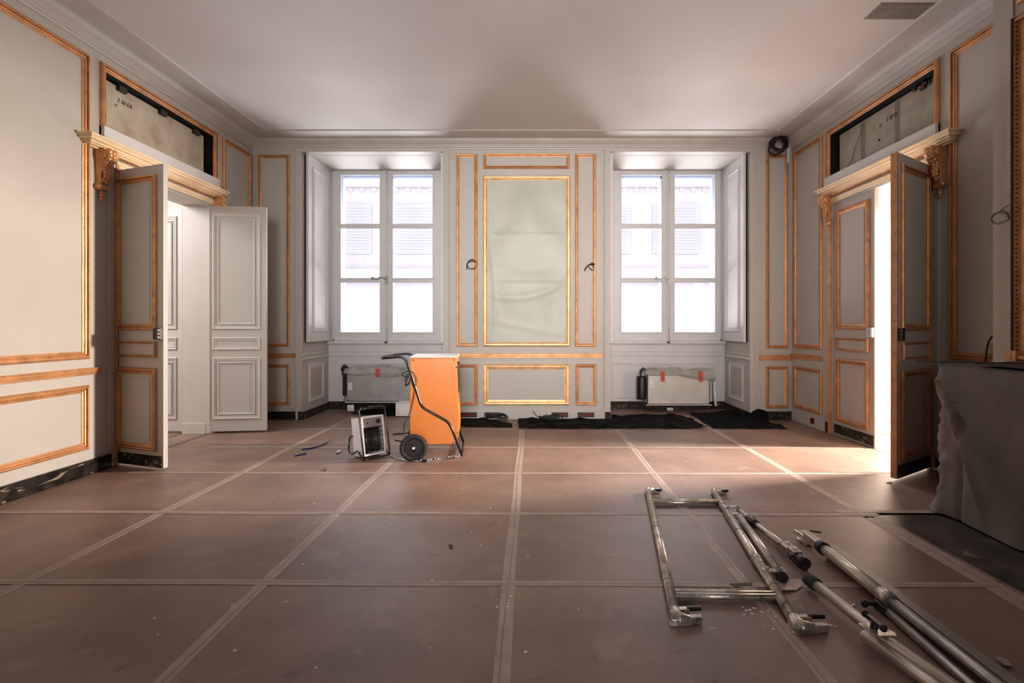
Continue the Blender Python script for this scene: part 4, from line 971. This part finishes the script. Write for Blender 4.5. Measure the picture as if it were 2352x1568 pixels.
sb(MB().box(-.275, -.19, -.024, .0, .04, .055, M).box(-.275, -.235, -.03, .035, .038, .056, M).box(-.24, -.20, .015, .03, .03, .056, M).box(-.27, -.17, -.02, .03, .006, .014, M), 'claw', STEELD, st, bevel=.004)
sb(MB().tube([n0_+sd*.02+Vector((0, 0, .025)), n0_+sd*.075+dd*.01+Vector((0, 0, .02))], .005, 6), 'locking_pin', BLACK, st)
# shorter stabiliser
s2 = empty('scaffold_stabiliser', tuple(fl(2000, 1460))); tag(s2, 'pale folded scaffold brace with black round foot and black wing nut', 'scaffold brace')
k0 = fl(1866, 1336, .04); k1 = fl(2025, 1462, .05); d2_ = (k1-k0).normalized(); k2 = fl(2190, 1575, .045); k3 = k2+(k2-k1).normalized()*.4
sb(MB().tube([k0, k1, k3], .0225, 14), 'main_tube', ALU, s2)
sb(MB().tube([k0-d2_*.035, k0-d2_*.03, k0+d2_*.03, k0+d2_*.035], [.027, .031, .031, .026], 16), 'black_foot', RUBBER, s2)
m0, m1 = fl(1990, 1462, .03), fl(2140, 1572, .03); m2 = m1+(m1-m0).normalized()*.4
sb(MB().tube([m0, m2], .0235, 14).ball(m0, .0235, 12, 8), 'side_tube', ALU, s2)
cc = (m0+k1)/2+Vector((0, 0, .035)); M2 = Matrix.Translation(cc) @ Matrix.Rotation(math.atan2(d2_.y, d2_.x), 4, 'Z')
pl = [(-.035, -.04), (.03, -.045), (.05, -.03), (.055, .05), (.03, .06), (-.03, .03)]
sb(MB().prism(pl, 'z', -.004, .0, M2), 'clamp_plate', STEELD, s2, bevel=.0015)
sb(MB().lathe([(.0001, .03), (.012, .028), (.014, 0)], 10, M2).box(-.055, .055, -.008, .008, .018, .034, M2).ball((-.05, 0, .028), .014, M=M2).ball((.05, 0, .028), .014, M=M2), 'wing_nut', BLACK, s2)

# bits on the floor
def flat_bit(name, pts, m, label, cat, group=None, th=.003, wob=.01):
    n = len(pts); c = sum((Vector(p) for p in pts), Vector())/n; vs = [Vector((p[0], p[1], .001+wob*random.random())) for p in pts]
    vs = vs+[v+Vector((0, 0, th)) for v in vs]+[Vector((c.x, c.y, wob*.8+th))]
    fs = [tuple(range(n-1, -1, -1))]+[(i, (i+1) % n, n+(i+1) % n, n+i) for i in range(n)]+[(n+i, n+(i+1) % n, 2*n) for i in range(n)]
    return tag(MB().add(vs, fs).build(name, m), label, cat, group)
tag(MB().tube(smooth([fl(693, 1032, .006), fl(715, 1029, .006), fl(740, 1022, .008), fl(752, 1015, .012), fl(764, 1010, .02)]), [.009]*12+[.007]*6+[.004]*7, 6).build('blue_strap', BLUE), 'long blue plastic strip on the floor left of the fan heater', 'strip')
tag(MB().tube(smooth([fl(677, 1047, .005), fl(690, 1044, .005), fl(703, 1041, .008)]), .008, 6).build('blue_strap', BLUE), 'short blue plastic strip on the floor nearest the open white door', 'strip')
flat_bit('crumpled_paper', [fl(*q) for q in ((772, 1040), (780, 1034), (784, 1036), (780, 1042), (774, 1044))], PAPER, 'small crumpled white scrap left of the fan heater', 'scrap', wob=.025)
flat_bit('plastic_film', [fl(*q) for q in ((1754, 1340), (1790, 1338), (1820, 1334), (1838, 1334), (1845, 1345), (1830, 1357), (1800, 1361), (1765, 1358))], FILM, 'clear crumpled plastic film under the scaffold frame', 'film', wob=.012)
flat_bit('wood_splinter', [fl(*q) for q in ((1675, 1343), (1700, 1341), (1728, 1339), (1728, 1346), (1700, 1346), (1692, 1349))], WOODD, 'dark red-brown wood splinter inside the scaffold frame', 'splinter', wob=.004)
flat_bit('dry_leaf', [fl(*q) for q in ((2286, 1515), (2300, 1514), (2316, 1524), (2324, 1534), (2308, 1536), (2294, 1526))], FILM, 'dry beige leaf on the floor at the far right of the square beam', 'leaf', wob=.012)
flat_bit('wood_chip', [fl(*q) for q in ((1953, 1392), (1962, 1387), (1964, 1394), (1957, 1396))], PAPER, 'small pale chip beside the pale stabiliser tube', 'chip', wob=.01)
flat_bit('plaster_chip', [fl(*q) for q in ((2036, 1108), (2048, 1107), (2047, 1111), (2036, 1110))], WOODD, 'dark splinter on the floor before the right door leaf', 'splinter', wob=.004)
flat_bit('plaster_chip', [fl(*q) for q in ((1030, 1254), (1040, 1253), (1041, 1259), (1032, 1260))], WOODD, 'small dark crumb on the boards left of the centre tape', 'chip', wob=.01)
flat_bit('plaster_chip', [fl(*q) for q in ((744, 1078), (750, 1077), (750, 1081), (745, 1082))], WOODD, 'small dark crumb on the boards behind the second taped row', 'chip', wob=.01)
random.seed(21); mb = MB()
for cx, cy, sp, n in ((1745, 1400, 45, 22), (1870, 1440, 30, 16), (1200, 1300, 400, 26), (700, 1400, 300, 14), (1150, 1390, 20, 8)):
    for k in range(n):
        p = fl(cx+random.gauss(0, sp), max(1060, cy+random.gauss(0, sp*.45))); r = .002+.004*random.random()
        if abs(p.x) > 2.2 or p.y < 1.6: continue
        mb.add([(p.x-r, p.y-r, .0), (p.x+r*1.4, p.y-r*.6, .0), (p.x+r, p.y+r, .0), (p.x-r, p.y+r*1.2, .0), (p.x, p.y, r)], [(0,1,4), (1,2,4), (2,3,4), (3,0,4), (3,2,1,0)])
tag(mb.build('plaster_crumbs', PAPER), 'tiny pale plaster crumbs scattered over the boards', 'debris', kind='stuff')

# ---------------------------------------------------------------- building across the street
bf = empty('street_building', (0, 13.5, 0)); tag(bf, 'pale sunlit building across the street seen through the windows', 'building')
MB().box(-14, 14, 0, .4, -5, 5.2).build('wall', FACADE, bf)
MB().box(-14, 14, -.06, 0, 4.9, 5.2).build('roof_cornice', FACADE, bf)
MB().box(-14, 14, -.12, 0, 2.45, 2.75).build('string_course', FACSH, bf)
mb = MB()
for k in range(60): mb.box(-9+k*.3, -8.88+k*.3, -.02, 0, 5.2-.42, 4.9)
mb.build('corbel_row', FACADE, bf)['kind'] = 'stuff'
for x in (-5.4, -3.6, -1.8, 1.4, 3.2, 5.0):
    wv = MB().box(x, x+1.2, -.025, 0, 3.15, 4.45).build('shutter_window', FACSH, bf)
    mb = MB()
    for k in range(16): mb.box(x+.05, x+1.15, -.035, -.025, 3.2+k*.077, 3.235+k*.077)
    o = mb.build('louvre_row', FACADE, wv); o['kind'] = 'stuff'
